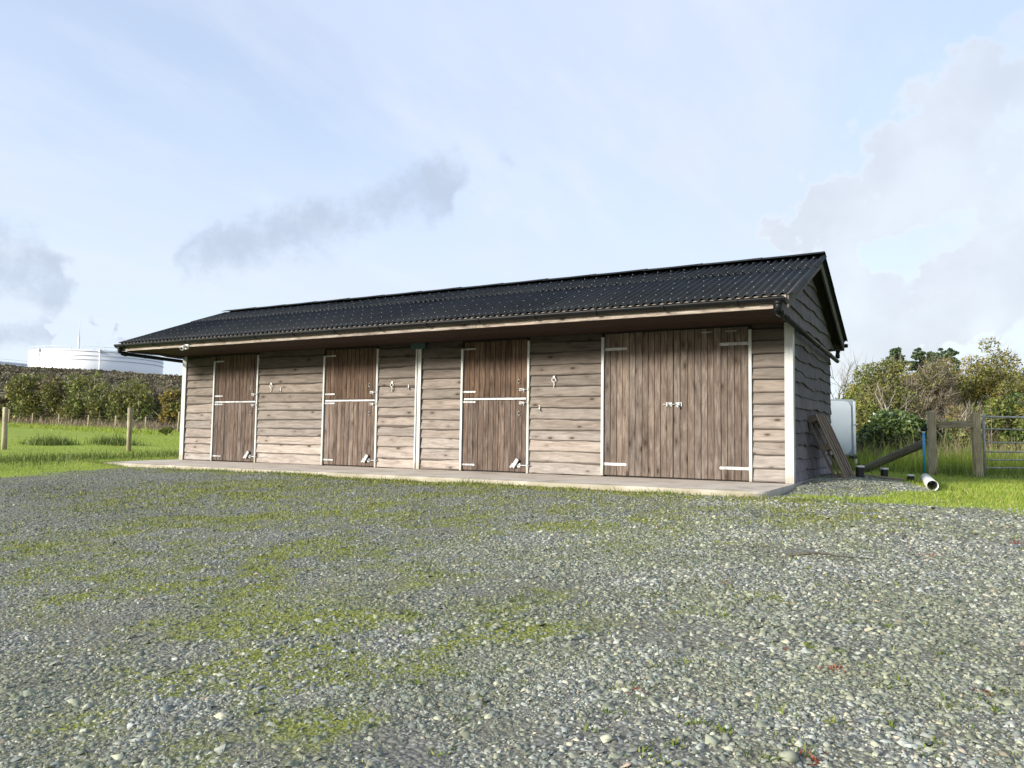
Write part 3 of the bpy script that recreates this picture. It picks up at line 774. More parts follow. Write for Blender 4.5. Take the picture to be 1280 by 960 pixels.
def stable_door(xl, xr, pal_u, pal_l, idx):
    s = float(slab_z((xl + xr) / 2)); fl = frame_post(xl + .012, s + .006, ZT - .10); fr_ = frame_post(xr - .012, s + .006, ZT - .01)
    a, b = xl + .045, xr - .045
    yb = .002
    mb = MB(); mb.box(a, b, yb, yb + .03, s + .03, ZD - .02); lo_ = mb.build('lower_door', M['door'], stable); lo_.color = (.25, .25, .25, 1)
    planks(lo_, a, b, s + .025, ZD - .012, yb - .001, 12, 'door', *pal_l)
    mb = MB(); mb.box(a, b, yb, yb + .03, ZD + .03, ZT); up = mb.build('upper_door', M['door'], stable); up.color = (.25, .25, .25, 1)
    planks(up, a, b, ZD + .016, ZT + .02, yb - .001, 12, 'door', *pal_u)  # upper leaves redder by nature, darkened by eave shade put into their tint
    y = yb - .026
    mb = MB(); mb.box(a + .02, b - .005, y - .022, y + .002, ZD - .028, ZD + .008, .003); mb.build('chew_strip', M['galv'], lo_)
    for z, p_ in ((.115 + s, lo_), (1.195, lo_), (1.375, up), (2.135, up)): strap(p_, xl + .03, xl + .285, z, y)
    bolt(up, xr - .165, 1.40, y, xr - .01); bolt(lo_, xr - .165, 1.175, y, xr - .01)
    handle(up, xr - .20, 1.54, y); handle(lo_, xr - .19, .995, y)
    kick_bolt(lo_, xr - .20, .135 + s, y, xr + .02)
stable_door(-12.155, -10.775, (.70, .08), (1.0, .0), 0)
stable_door(-8.915, -7.535, (.72, .16), (1.3, -.01), 1)
stable_door(-5.625, -4.255, (.72, .16), (1.05, .0), 2)
# double barn doors
frame_post(-2.91, .006, ZT - .02, .046); frame_post(-.59, .006, ZT - .02, .046)
for (a, b, nm) in ((-2.878, -1.752, 0), (-1.746, -.62, 1)):
    mb = MB(); mb.box(a, b, .002, .03, .02, ZT + .02); leaf = mb.build('barn_door', M['bigdoor'], stable); leaf.color = (.25, .25, .25, 1)
    planks(leaf, a, b, .018, ZT + .03, .001, 11, 'bigdoor', 1.0, .02)
    xo, xi = (a - .01, a + .36) if nm == 0 else (b + .01, b - .40)
    for z in (.19, 2.02): strap(leaf, xo, xi, z, -.024, .046)
    if nm == 0:
        mb = MB(); x, z, y = -1.80, 1.13, -.024
        mb.box(x - .06, x + .035, y - .008, y, z - .032, z + .032, .002); mb.tube([(x - .10, y - .022, z), (x + .16, y - .022, z)], .010, 8); mb.tube([(x - .02, y - .022, z), (x - .02, y - .06, z - .02)], .008, 8)
        mb.box(x - .05, x - .03, y - .034, y - .002, z - .025, z + .025); mb.build('bolt', M['galv'], leaf)
    else:
        mb = MB(); x, z, y = -1.66, 1.13, -.024
        mb.box(x - .05, x + .05, y - .008, y, z - .032, z + .032, .002); mb.box(x - .02, x + .02, y - .036, y - .002, z - .025, z + .025); mb.tube([(x + .0, y - .04, z - .01), (x + .0, y - .045, z - .06)], .014, 8); mb.build('keeper', M['galv'], leaf)
        for x in (-1.23, -.87):
            mb = MB(); mb.box(x - .085, x + .085, -.030, -.024, 2.205, 2.22); mb.build('top_strip', M['galv'], leaf)
# tie rings and hooks on the wall
def tie_ring(x, z, r=.035):
    mb = MB(); y = -.038
    mb.tube([(x + r * math.sin(t), y - .016, z + r * math.cos(t) ) for t in np.linspace(0, 2 * math.pi, 15)], .006, 6, cap=False)
    mb.box(x - .018, x + .018, y - .012, y + .012, z + r - .008, z + r + .03, .003); mb.tube([(x + .004, y - .016, z - r), (x + .008, y - .014, z - r - .05), (x - .006, y - .012, z - r - .09)], .006, 6)
    mb.build('tie_ring', M['whitepl'], front)
def hook(x, z):
    mb = MB(); y = -.036
    mb.box(x - .012, x + .012, y - .006, y + .012, z - .05, z + .04, .002); mb.tube([(x, y - .006, z - .03), (x, y - .045, z - .05), (x, y - .06, z - .015)], .006, 6)
    mb.build('hook', M['galv'], front)
for x, z in ((-7.18, 1.53), (-3.78, 1.55), (-10.37, 1.57)): tie_ring(x, z)
for x, z in ((-6.80, 1.49), (-4.05, 1.09), (-10.10, 1.49)): hook(x, z)
# small security light on the fascia near the left corner
p = CAM + direction(233, 433) * ((Y_EAVE - .03 - CAM[1]) / direction(233, 433)[1])
mb = MB(); x, z = float(p[0]), float(p[2])
mb.box(x - .055, x + .055, Y_EAVE - .032, Y_EAVE - .013, z - .055, z + .055, .004)
sl = mb.build('security_light', M['whitepl'], stable)
mb = MB(); mb.tube([(x, Y_EAVE - .032, z), (x + .01, Y_EAVE - .09, z - .02), (x + .025, Y_EAVE - .16, z - .055)], [.025, .038, .042], 12); mb.build('lamp_head', M['whitepl'], sl)
mb = MB(); mb.tube([(x + .025, Y_EAVE - .1605, z - .056), (x + .026, Y_EAVE - .164, z - .058)], .032, 12); mb.build('lens', M['dark'], sl)

# ------------------------------------------------------------------ loose gravel
def gravel_mat():
    m, nt, b = new_mat('gravel_stone')
    geo = nd(nt, 'ShaderNodeNewGeometry')
    at_ = nd(nt, 'ShaderNodeAttribute', attribute_name='tone').outputs['Fac']
    tc = nd(nt, 'ShaderNodeTexCoord').outputs['Object']
    n = nd(nt, 'ShaderNodeTexNoise', Scale=55, Detail=4); nt.links.new(tc, n.inputs['Vector'])
    r_ = geo.outputs['Random Per Island']
    c = ramp(nt, at_, [(0, (.075, .080, .078)), (.25, (.135, .143, .140)), (.5, (.195, .204, .198)), (.72, (.265, .272, .26)), (.88, (.36, .362, .34)), (1, (.50, .49, .455))])
    hue = ramp(nt, r_, [(0, (.90, .99, .99)), (.35, (.97, 1.01, .93)), (.7, (.98, 1.03, .80)), (.93, (1.04, 1.0, .80)), (.985, (1.12, .98, .80)), (1, (1.22, .88, .70))])
    c = mixc(nt, 1.0, c, hue, 'MULTIPLY')
    c = mixc(nt, mth(nt, 'MULTIPLY', maprange(nt, n.outputs['Fac'], .45, .7), .35), c, (.09, .088, .08))
    # thin algae film in broad drifts
    n3 = nd(nt, 'ShaderNodeTexNoise', Scale=1.1, Detail=6, Roughness=.65); nt.links.new(tc, n3.inputs['Vector'])
    film = mth(nt, 'MULTIPLY', maprange(nt, n3.outputs['Fac'], .36, .66), .50)
    c = mixc(nt, film, c, (.165, .185, .085))
    nt.links.new(c, b.inputs['Base Color']); b.inputs['Roughness'].default_value = .8; b.inputs['Specular IOR Level'].default_value = .3
    return m
M['gravel'] = gravel_mat()
def ico():
    t = (1 + 5 ** .5) / 2
    v = np.array([(-1, t, 0), (1, t, 0), (-1, -t, 0), (1, -t, 0), (0, -1, t), (0, 1, t), (0, -1, -t), (0, 1, -t), (t, 0, -1), (t, 0, 1), (-t, 0, -1), (-t, 0, 1)], float)
    f = np.array([(0, 11, 5), (0, 5, 1), (0, 1, 7), (0, 7, 10), (0, 10, 11), (1, 5, 9), (5, 11, 4), (11, 10, 2), (10, 7, 6), (7, 1, 8), (3, 9, 4), (3, 4, 2), (3, 2, 6), (3, 6, 8), (3, 8, 9), (4, 9, 5), (2, 4, 11), (6, 2, 10), (8, 6, 7), (9, 8, 1)])
    return v / np.linalg.norm(v[0]), f
def bip():
    a = np.arange(4) * 2 * math.pi / 4
    v = np.concatenate([np.stack([np.cos(a), np.sin(a), 0 * a + .15], 1), [[.45, .1, .75], [-.45, -.1, .7]]])
    # open below: the underside is buried
    f = np.array([(0, 1, 4), (1, 5, 4), (1, 2, 5), (2, 3, 5), (3, 4, 5), (3, 0, 4)])
    a = v.copy()
    low = np.stack([np.cos(np.arange(4) * math.pi / 2 + .3) * .9, np.sin(np.arange(4) * math.pi / 2 + .3) * .9, np.full(4, -.55)], 1)
    v = np.concatenate([v, low]); q = []
    for i in range(4):
        j = (i + 1) % 4; q += [(i, 6 + i, 6 + j), (i, 6 + j, j)]
    return v, np.concatenate([f, np.array(q)])
def chip():
    # a split stone: ridge of two points over a four sided rim bedded in the ground
    v = np.array([(1, .15, -.30), (.05, .95, -.25), (-1, -.15, -.30), (-.05, -.95, -.25), (.42, .12, .62), (-.38, -.10, .70)], float)
    return v, np.array([(0, 1, 4), (1, 5, 4), (1, 2, 5), (2, 3, 5), (3, 4, 5), (3, 0, 4)])
DARKP = [(ground_at(px, py), rx_, ry_, a_) for px, py, rx_, ry_, a_ in ((930, 640, 1.0, .45, .30), (60, 612, 1.6, .8, .26), (1050, 612, .8, 1.6, .28), (190, 640, 1.2, .6, .12), (560, 880, .8, .25, .14), (470, 940, .7, .2, .18), (860, 700, .9, .3, .12), (60, 900, .5, .5, .14))]
BARE = [(ground_at(px, py), rx_, ry_) for px, py, rx_, ry_ in ((520, 938, .55, .16), (700, 925, .45, .16), (860, 800, .5, .25), (330, 930, .4, .2), (980, 690, .8, .3), (640, 735, .9, .3), (150, 790, .6, .3))]
def dark_patch(x, y):
    d = np.zeros_like(x)
    for p, rx_, ry_, a_ in DARKP: d = np.maximum(d, a_ * np.exp(-(((x - p[0]) / rx_) ** 2 + ((y - p[1]) / ry_) ** 2)))
    return d * (1 + .5 * vnoise(x, y, .5, 54))
def scatter_stones(name, label, n, r0, r1, base, smin, smed, smax, seed, sig=.38, half=R(43)):
    g = np.random.default_rng(seed)
    yaw0 = math.atan2(CF[0], CF[1])
    u = g.random(n); r = np.sqrt(r0 ** 2 + u * (r1 ** 2 - r0 ** 2)); th = yaw0 + g.uniform(-half, half, n)
    x = CAM[0] + r * np.sin(th); y = CAM[1] + r * np.cos(th)
    gm = gravel_mask(x, y); mm = moss_mask(x, y)
    thin = .5 + .5 * vnoise(x, y, 1.1, 41) * .9 + .25 * vnoise(x, y, .35, 42)
    keep = (g.random(n) < gm ** 1.5) & (g.random(n) < 1 - .5 * np.clip(mm * 1.3, 0, 1)) & (g.random(n) < np.clip(.55 + thin * .75, .4, 1))
    for p, rx_, ry_ in BARE:
        keep &= g.random(n) > .72 * np.exp(-(((x - p[0]) / rx_) ** 2 + ((y - p[1]) / ry_) ** 2)) * (1 + .5 * vnoise(x, y, .18, 56))
    keep &= ~((x > -14.4) & (x < .05) & (y > -2.03) & (y < 4.3))
    x, y = x[keep], y[keep]; n = len(x); mm = mm[keep]
    s = np.clip(smed * (.86 + .40 * sstep(-3.5, 2.0, x)) * np.exp(g.normal(0, sig, n)), smin, smax) * .5
    v, f = base; k = len(v)
    V = v[None] * (1 + g.normal(0, .20, (n, k, 1)))
    V = V + g.normal(0, .16, (n, k, 3))
    V = V * np.stack([g.uniform(.85, 1.45, n), g.uniform(.7, 1.05, n), g.uniform(.35, .8, n)], 1)[:, None]
    az = g.uniform(0, 6.283, n); c, sn = np.cos(az)[:, None], np.sin(az)[:, None]
    tx, ty = g.normal(0, .22, n)[:, None], g.normal(0, .22, n)[:, None]
    X = V[..., 0] * c - V[..., 1] * sn; Y = V[..., 0] * sn + V[..., 1] * c; Z = V[..., 2] + X * tx + Y * ty
    V = np.stack([X, Y, Z], 2) * s[:, None, None]
    z = height(x, y) + s * g.uniform(-.12, .16, n)
    V += np.stack([x, y, z], 1)[:, None]
    F = (f[None] + (np.arange(n) * k)[:, None, None]).reshape(-1, 3)
    # stone tone paler towards the right of the yard, darker towards the left
    side = sstep(-6.5, 2.5, x + .6 * (y + 8) * 0 + 1.2 * vnoise(x, y, 2.5, 51))
    tone = np.clip(g.beta(1.8, 2.3, n) * (.80 + .40 * side) + .11 + .10 * side + .06 * vnoise(x, y, .8, 52) + .10 * vnoise(x, y, 2.3, 53) - .12 * mm - dark_patch(x, y), 0, 1)
    me = npmesh(name, V.reshape(-1, 3), F, M['gravel'], {'tone': np.repeat(tone, k)})
    o = link(name, me); tag(o, label, 'gravel', kind='stuff'); return n
scatter_stones('gravel', 'loose pale and slate grey gravel packed in the nearest part of the yard', 66000, 1.6, 3.9, chip(), .006, .0140, .048, 1, .46)
scatter_stones('gravel', 'grey gravel spread over the middle of the yard', 96000, 3.9, 7.2, chip(), .007, .0180, .052, 4, .44)
scatter_stones('gravel', 'finer looking grey gravel running back to the stable', 250000, 7.2, 16.5, chip(), .009, .0230, .06, 2)
scatter_stones('chippings', 'tiny chippings filling gaps between the nearest gravel stones', 36000, 1.6, 4.0, chip(), .004, .008, .014, 3)

# larger single stones
def big_stone(px, py, size, tone):
    p = ground_at(px, py); g = np.random.default_rng(int(px * 7 + py)); v, f = ico()
    v, f = bip(); V = (v * (1 + g.normal(0, .16, (10, 1))) + g.normal(0, .12, (10, 3))) * np.array((1.25, .9, .7)) * size * .36
    me = npmesh('stone', V, f, M['gravel'], {'tone': np.full(10, tone)}); return link('stone', me, loc=(p[0], p[1], p[2] + size * .12), rot=(g.normal(0, .2), g.normal(0, .2), g.uniform(0, 6)))
STONES = [(757, 926, .07, .95, 'pale cream stone standing proud of the gravel near the lower picture edge'), (548, 900, .055, .9, 'pale oval stone in the gravel left of the cream one'),
          (985, 952, .10, .70, 'buff flat stone at the bottom edge below the red weeds'), (888, 930, .085, .8, 'long pale stone lying flat in the right foreground gravel'),
          (652, 842, .055, .85, 'single pale stone in the middle of the yard'), (920, 884, .075, .25, 'dark slate lump among pale stones in the right foreground')]
for px, py, sz, tn, lb in STONES: tag(big_stone(px, py, sz, tn), lb, 'stone', 'larger stones lying on the gravel')

# ------------------------------------------------------------------ grass, weeds and leaves
def leaf_mat(name, stops, trans=.25, rough=.6, spec=.3):
    m, nt, b = new_mat(name)
    geo = nd(nt, 'ShaderNodeNewGeometry')
    c = ramp(nt, geo.outputs['Random Per Island'], stops)
    nt.links.new(c, b.inputs['Base Color']); b.inputs['Roughness'].default_value = rough; b.inputs['Specular IOR Level'].default_value = spec
    if trans:
        t = nd(nt, 'ShaderNodeBsdfTranslucent'); nt.links.new(c, t.inputs[0])
        mx = nd(nt, 'ShaderNodeMixShader'); mx.inputs[0].default_value = trans
        nt.links.new(b.outputs[0], mx.inputs[1]); nt.links.new(t.outputs[0], mx.inputs[2])
        nt.links.new(mx.outputs[0], nt.nodes['Material Output'].inputs[0])
    return m
M['grass'] = leaf_mat('grass_blade', [(0, (.14, .21, .026)), (.4, (.25, .34, .042)), (.75, (.34, .42, .065)), (.93, (.42, .43, .12)), (1, (.46, .41, .20))], .45, .5)
M['roughgrass'] = leaf_mat('rough_grass_blade', [(0, (.05, .085, .016)), (.5, (.10, .16, .026)), (.85, (.17, .22, .042)), (1, (.28, .25, .10))], .3, .5)
M['weed'] = leaf_mat('weed_leaf', [(0, (.07, .12, .02)), (.6, (.15, .20, .035)), (1, (.26, .27, .06))], .3)
M['moss'] = leaf_mat('moss_tuft', [(0, (.11, .13, .034)), (.5, (.19, .21, .050)), (1, (.28, .29, .075))], .2, .9)
M['redweed'] = leaf_mat('red_leaf', [(0, (.16, .035, .025)), (.6, (.24, .07, .045)), (1, (.25, .14, .06))], .2)
M['dead'] = leaf_mat('dead_stem', [(0, (.12, .095, .06)), (.5, (.24, .19, .125)), (1, (.36, .30, .20))], .15)

def blades(x, y, hgt, wid, lean, g, z=None, simple=False):
    """one tapering three-triangle blade each"""
    n = len(x); z = height(x, y) - .006 if z is None else z
    az = g.uniform(0, 6.283, n); la = g.uniform(0, 6.283, n); l = np.abs(g.normal(0, lean, n)) * hgt
    ux, uy = np.cos(az) * wid / 2, np.sin(az) * wid / 2; lx, ly = np.cos(la) * l, np.sin(la) * l
    P = np.empty((n, 5, 3))
    P[:, 0] = np.stack([x - ux, y - uy, z], 1); P[:, 1] = np.stack([x + ux, y + uy, z], 1)
    P[:, 2] = np.stack([x + ux * .75 + lx * .35, y + uy * .75 + ly * .35, z + hgt * .6], 1); P[:, 3] = np.stack([x - ux * .75 + lx * .35, y - uy * .75 + ly * .35, z + hgt * .6], 1)
    P[:, 4] = np.stack([x + lx, y + ly, z + hgt], 1)
    if simple:
        return P[:, [0, 1, 4]].reshape(-1, 3), np.arange(3 * n).reshape(n, 3)
    b = (np.arange(n) * 5)[:, None, None]
    F = (np.array([(0, 1, 2), (0, 2, 3), (3, 2, 4)])[None] + b).reshape(-1, 3)
    return P.reshape(-1, 3), F
def grass_patch(name, label, n, region, h, wid, lean, mat, seed, mask=None, hvar=None):
    g = np.random.default_rng(seed); x0, x1, y0, y1 = region
    x = g.uniform(x0, x1, n); y = g.uniform(y0, y1, n)
    k = (gravel_mask(x, y) * (1 - .35 * np.clip(vnoise(x, y, .6, 67) + .5 * vnoise(x, y, .2, 68), 0, 1)) < g.random(n) ** 1.3) & (g.random(n) < .55 + .6 * np.clip(vnoise(x, y, .9, 69) + .4, 0, 1)) & ~((x > -13.5) & (x < .1) & (y > -1.97 + np.clip(-13.0 - x, 0, 1) * 2.6) & (y < 4.1))
    if mask is not None: k &= mask(x, y, g)
    x, y = x[k], y[k]
    hh = h * np.exp(g.normal(0, .35, len(x)))
    if hvar is not None: hh = hh * hvar(x, y)
    V, F = blades(x, y, hh, wid * g.uniform(.6, 1.3, len(x)), lean, g, simple=True)
    o = link(name, npmesh(name, V, F, mat)); tag(o, label, 'grass', kind='stuff'); return o
def in_view(x, y, g, half=.66, extra=0):
    dx = x - CAM[0]; dy = y - CAM[1]; f = dx * CF[0] + dy * CF[1]; s = dx * CR[0] + dy * CR[1]
    return np.abs(s) < f * half * 1.12 + 1.0
def tuss(x, y): return .75 + .8 * np.clip(vnoise(x, y, 1.6, 61) + .3 * vnoise(x, y, .5, 62), 0, 1)
grass_patch('field_grass', 'short sunlit green grass of the field left of the stable', 75000, (-27, -11, -6, 14), .036, .012, .5, M['grass'], 11, lambda x, y, g: in_view(x, y, g) & (x < -11.3), tuss)
# the unmown strip along the yard's edge
def strip(x, y, g):
    d = np.abs((x + 14.4) + .22 * (y + 2) + .5 * vnoise(x, y, 1.2, 63)); return in_view(x, y, g) & (g.random(len(x)) < np.exp(-(d / .75) ** 2))
grass_patch('rough_grass', 'dark unmown strip of grass along the yard edge', 60000, (-19, -11, -7, 6), .10, .014, .45, M['roughgrass'], 12, strip)
grass_patch('lawn_grass', 'bright yellow green grass beside the gable and in front of the gate', 90000, (.3, 7, -3.6, 9), .045, .011, .6, M['grass'], 13, in_view, lambda x, y: np.clip(1.15 - gravel_mask(x, y), .3, 1) * (.7 + .5 * np.clip(vnoise(x, y, .8, 66) + .3, 0, 1)))
def rightrough(x, y, g): return in_view(x, y, g) & (g.random(len(x)) < np.clip((y - 5.5) / 3, 0, 1) * (.4 + .6 * np.clip(vnoise(x, y, .9, 64) + .4, 0, 1)))
grass_patch('rough_grass', 'tall rough grass round the fence posts and in front of the right hedge', 60000, (-1.5, 8, 4.5, 22), .17, .017, .5, M['roughgrass'], 14, rightrough)
def slabedge(x, y, g): return (y < -1.99) & (g.random(len(x)) < .75 * np.clip(.35 + vnoise(x, y, .6, 65), 0, 1) * np.exp(-((y + 2.02) / .13) ** 2)) 
def edge_grass():
    g = np.random.default_rng(15); n = 60000; x = g.uniform(-14.2, 1.2, n); y = g.uniform(-2.6, -1.6, n)
    k = slabedge(x, y, g); x, y = x[k], y[k]
    V, F = blades(x, y, .035 * np.exp(g.normal(0, .4, len(x))), .009, .6, g)
    tag(link('edge_grass', npmesh('edge_grass', V, F, M['weed'])), 'ragged line of short grass along the front of the concrete apron', 'grass', kind='stuff')
edge_grass()
def moss_tufts():
    g = np.random.default_rng(16); n = 420000
    r = np.sqrt(g.uniform(1.6 ** 2, 13.5 ** 2, n)); th = math.atan2(CF[0], CF[1]) + g.uniform(-R(42), R(42), n)
    x = CAM[0] + r * np.sin(th); y = CAM[1] + r * np.cos(th); m_ = moss_mask(x, y) * gravel_mask(x, y)
    k = (g.random(n) < m_ * np.clip(1.6 - r / 11, .35, 1)) & ~((x > -14.3) & (x < .2) & (y > -2.0)); x, y, r = x[k], y[k], r[k]
    V, F = blades(x, y, (.008 + .0012 * r) * np.exp(g.normal(0, .35, len(x))), .006 + .0014 * r, .9, g, simple=True)
    tag(link('moss', npmesh('moss', V, F, M['moss'])), 'yellow green moss growing in patches between the gravel stones', 'moss', kind='stuff')
moss_tufts()
def weed_scatter(name, label, n, mat, seed, pts, rad, h, w, per):
    g = np.random.default_rng(seed); xs = []; ys = []
    for p in pts:
        k = int(per * g.uniform(.5, 1.5)); a = g.uniform(0, 6.283, k); q = np.abs(g.normal(0, rad * g.uniform(.5, 1.3), k)); xs.append(p[0] + q * np.cos(a)); ys.append(p[1] + q * np.sin(a) * .8)
    x = np.concatenate(xs); y = np.concatenate(ys)
    V, F = blades(x, y, h * np.exp(g.normal(0, .4, len(x))), w, 1.1, g)
    tag(link(name, npmesh(name, V, F, mat)), label, 'weeds', kind='stuff')
g_ = np.random.default_rng(77)
wp = [ground_at(px, py) for px, py in ((868, 905), (905, 915), (960, 950), (1038, 905), (1060, 780), (990, 700), (1080, 722), (1130, 725), (790, 860), (762, 862), (1190, 880), (1230, 920), (905, 772), (860, 830), (1010, 810), (1165, 930), (745, 915), (820, 835), (985, 930), (700, 700), (760, 690), (600, 705), (1240, 870), (530, 635), (690, 640), (900, 650), (1060, 655))]
for _ in range(70):
    px, py = g_.uniform(450, 1279), g_.uniform(650, 955); wp.append(ground_at(px, py))
weed_scatter('weeds', 'small bright green weeds dotted through the right hand gravel', 0, M['weed'], 21, wp, .05, .017, .009, 20)
rp = [ground_at(px, py) for px, py in ((1045, 836), (1035, 838), (1240, 870), (1225, 865), (1020, 952), (905, 728), (800, 864), (1165, 695), (985, 815), (1270, 680))]
weed_scatter('red_weeds', 'low reddish brown weeds in small mats on the gravel', 0, M['redweed'], 22, rp, .035, .014, .012, 22)
# fallen twig
tw = MB(); pts = []
for px, py in ((985, 697), (1020, 693), (1050, 697), (1088, 701)): p = ground_at(px, py); pts.append((p[0], p[1], p[2] + .014))
tw.tube(pts, [.007, .006, .005, .003], 6); tag(tw.build('fallen_twig', M['log']), 'thin dark twig lying on the gravel right of the stable corner', 'twig')

# ------------------------------------------------------------------ things beside the gable
def block_rng(p): return np.random.default_rng(int(abs(p[0] * 1000 + p[1] * 77)))
# pallet leaning on the gable
pal = tag(empty('pallet', (.50, 1.92, .035)), 'weathered timber pallet leaning against the dark gable wall', 'pallet')
lean = math.atan2(.42, .98)
def pal_part(name, w0, w1, l0, l1, t0, t1, tn=1.0):
    # local frame: w along the wall (y), l up the lean, t outward from the wall
    mb = MB(); mb.box(l0, l1, w0, w1, t0, t1, .003); o = mb.build(name, M['pallet'], pal)
    o.rotation_euler = (0, -(math.pi / 2 + lean) + math.pi, 0) if False else (0, -(math.pi / 2 + lean), 0)
    tint(o, tn, .15, .03); return o
# rotating local X (length) to point up and towards the wall
for k, w in enumerate((-.60, -.33, -.05, .22, .49)): pal_part('deck_board', w, w + .11, 0.0, 1.07, -.022, 0.0)
for l in (.0, .485, .97): pal_part('cross_board', -.60, .60, l, l + .10, .0005, .0225)
for w in (-.60, -.06, .46):
    for l in (.0, .485, .97): pal_part('block', w, w + .14, l + .002, l + .098, .023, .112, .8)
for w in (-.60, -.05, .49): pal_part('base_board', w, w + .11, 0.0, 1.07, .1125, .1345)

# short dark blocks with pale caps, boards, log, pipes
M['blockside'] = pmat('dark_block', (.022, .021, .022), .8, 0, .25, 12)
M['capwhite'] = pmat('pale_cap', (.62, .62, .60), .7, 0, .12, 15)
def capped_block(px, py, s, h, rz, label):
    p = ground_at(px, py); o = empty('capped_block', (p[0], p[1], p[2] - .01)); o.rotation_euler = (0, 0, rz)
    mb = MB(); mb.box(-s / 2, s / 2, -s / 2, s / 2, 0, h, .008); mb.build('block_body', M['blockside'], o)
    mb = MB(); mb.box(-s / 2 - .006, s / 2 + .006, -s / 2 - .006, s / 2 + .006, h, h + .03, .008); mb.build('cap', M['capwhite'], o)
    tag(o, label, 'block', 'dark capped blocks on the grass by the gable')
capped_block(1075, 597, .10, .17, .5, 'dark pale-topped block beside the foot of the pallet')
capped_block(1105.5, 599, .09, .17, .7, 'middle dark block with pale top standing on the flat board')
capped_block(1138.5, 602, .09, .10, .5, 'low dark block with pale top nearest the grey pipe')
def lying_board(pa, pb, w, t, name, mat, label, cat, lift=.02):
    a = ground_at(*pa); b = ground_at(*pb); d = np.array(b) - np.array(a); ln = np.linalg.norm(d)
    mb = MB(); mb.box(0, ln, -w / 2, w / 2, 0, t, .004); o = mb.build(name, M[mat]); o.location = (a[0], a[1], a[2] + lift)
    o.rotation_euler = (0, -math.asin(d[2] / ln), math.atan2(d[1], d[0])); tag(o, label, cat); tint(o, .8); return o
lying_board((1077, 596), (1130, 602), .16, .03, 'loose_plank', 'rail', 'grey board lying flat under the dark blocks', 'plank')
lying_board((1102, 604), (1126, 606.5), .05, .015, 'white_strip', 'trim', 'thin white strip lying on the grass in front of the board', 'strip', .012)
# log from the ground by the pallet up to the fence post
p0 = ground_at(1080, 592); p1 = np.array(at(1154, 558, 16.6))
mb = MB(); d = np.array(p1) - np.array(p0) ; ln = float(np.linalg.norm(d)); pts = [(ln * t, .012 * math.sin(5 * t), .012 * math.sin(3 * t + 1)) for t in np.linspace(0, 1, 9)]
mb.tube(pts, list(np.linspace(.085, .088, 9)), 12)
o = mb.build('log', M['log'], None, (p0[0], p0[1], p0[2] + .07)); o.rotation_euler = (0, -math.asin((d[2]) / ln), math.atan2(d[1], d[0])); tag(o, 'round mossy pole propped at a slant against the fence post', 'pole')
# grey pipe: hollow
M['greypipe'] = pmat('grey_plastic_pipe', (.46, .47, .46), .45, 0, .08, 8)
def hollow_pipe(a, b, r, name, mat, inner, label):
    a = np.array(a); b = np.array(b); d = b - a; ln = np.linalg.norm(d); n = 20
    mb = MB(); vs = []; fs = []
    for x in (0, ln):
        for rr in (r, r - .006):
            for k in range(n): t = 2 * math.pi * k / n; vs.append((x, rr * math.cos(t), rr * math.sin(t)))
    for k in range(n):
        k2 = (k + 1) % n
        fs += [(k, k2, 2 * n + k2, 2 * n + k), (n + k, 3 * n + k, 3 * n + k2, n + k2), (k, n + k, n + k2, k2), (2 * n + k, 2 * n + k2, 3 * n + k2, 3 * n + k)]
    mb.add(vs, fs, True); o = mb.build(name, M[mat]); o.location = a; o.rotation_euler = (0, -math.asin(d[2] / ln), math.atan2(d[1], d[0])); tag(o, label, 'pipe'); return o
a = ground_at(1166, 613.5); b = ground_at(1157, 603); hollow_pipe((a[0], a[1], a[2] + .072), (b[0], b[1], b[2] + .072), .078, 'drain_pipe', 'greypipe', 'dark', 'short grey drainpipe lying open end forward on the grass')
# blue water pipe standing by the first post
M['bluepipe'] = pmat('blue_water_pipe', (.035, .27, .52), .4, 0, .1, 8)
bp0 = ground_at(1156, 594.5); D1 = float((np.array(bp0) - CAM) @ CF)
wpz = empty('water_pipe', tuple(bp0)); tag(wpz, 'upright blue water pipe with black tap fitting beside the fence post', 'standpipe')
bt = at(1154.5, 541, D1) - np.array(bp0)
mb = MB(); mb.tube([(0, 0, -.02), (bt[0] * .5, bt[1] * .5, bt[2] * .5), tuple(bt)], .026, 10); mb.build('pipe', M['bluepipe'], wpz)
mb = MB(); mb.tube([tuple(bt), (bt[0], bt[1], bt[2] + .03)], .030, 10); mb.build('collar', M['whitepl'], wpz)
mb = MB(); mb.tube([(bt[0], bt[1], bt[2] + .03), (bt[0], bt[1], bt[2] + .10)], .034, 10); mb.tube([(bt[0] - .05, bt[1] - .02, bt[2] + .075), (bt[0] + .07, bt[1] + .03, bt[2] + .075)], .020, 8); mb.build('tap', M['blackpl'], wpz)
# fence posts and rail
def square_post(px, py, top, w, label, mat='post', round_=False, d=None, name='fence_post', group=None):
    p = np.array(ground_at(px, py)) if d is None else np.array(at(px, py, d)); dd = float((p - CAM) @ CF); h = (py - top) / FPX * dd
    mb = MB(); g = block_rng(p)
    if round_:
        lx, ly = g.normal(0, .012), g.normal(0, .012)
        mb.tube([(0, 0, -.25), (lx * .4, ly * .4, h * .4), (lx * .8, ly * .8, h * .8), (lx, ly, h - .012), (lx, ly, h)], [w / 2 * 1.04, w / 2 * 1.02, w / 2, w / 2 * .99, w / 2 * .86], 14)
    else: mb.box(-w / 2, w / 2, -w / 2, w / 2, -.25, h, .01)
    o = mb.build(name, M[mat]); o.location = p; o.rotation_euler = (g.normal(0, .01), g.normal(0, .012), g.uniform(-.2, .2) + .25)
    tag(o, label, 'post', group); tint(o, 1, .1); return p, h
pA, hA = square_post(1166, 594, 514, .16, 'stout square post with the blue pipe standing beside it')
pB, hB = square_post(1223.5, 597, 516.5, .15, 'stout square post at the hinge end of the metal gate')
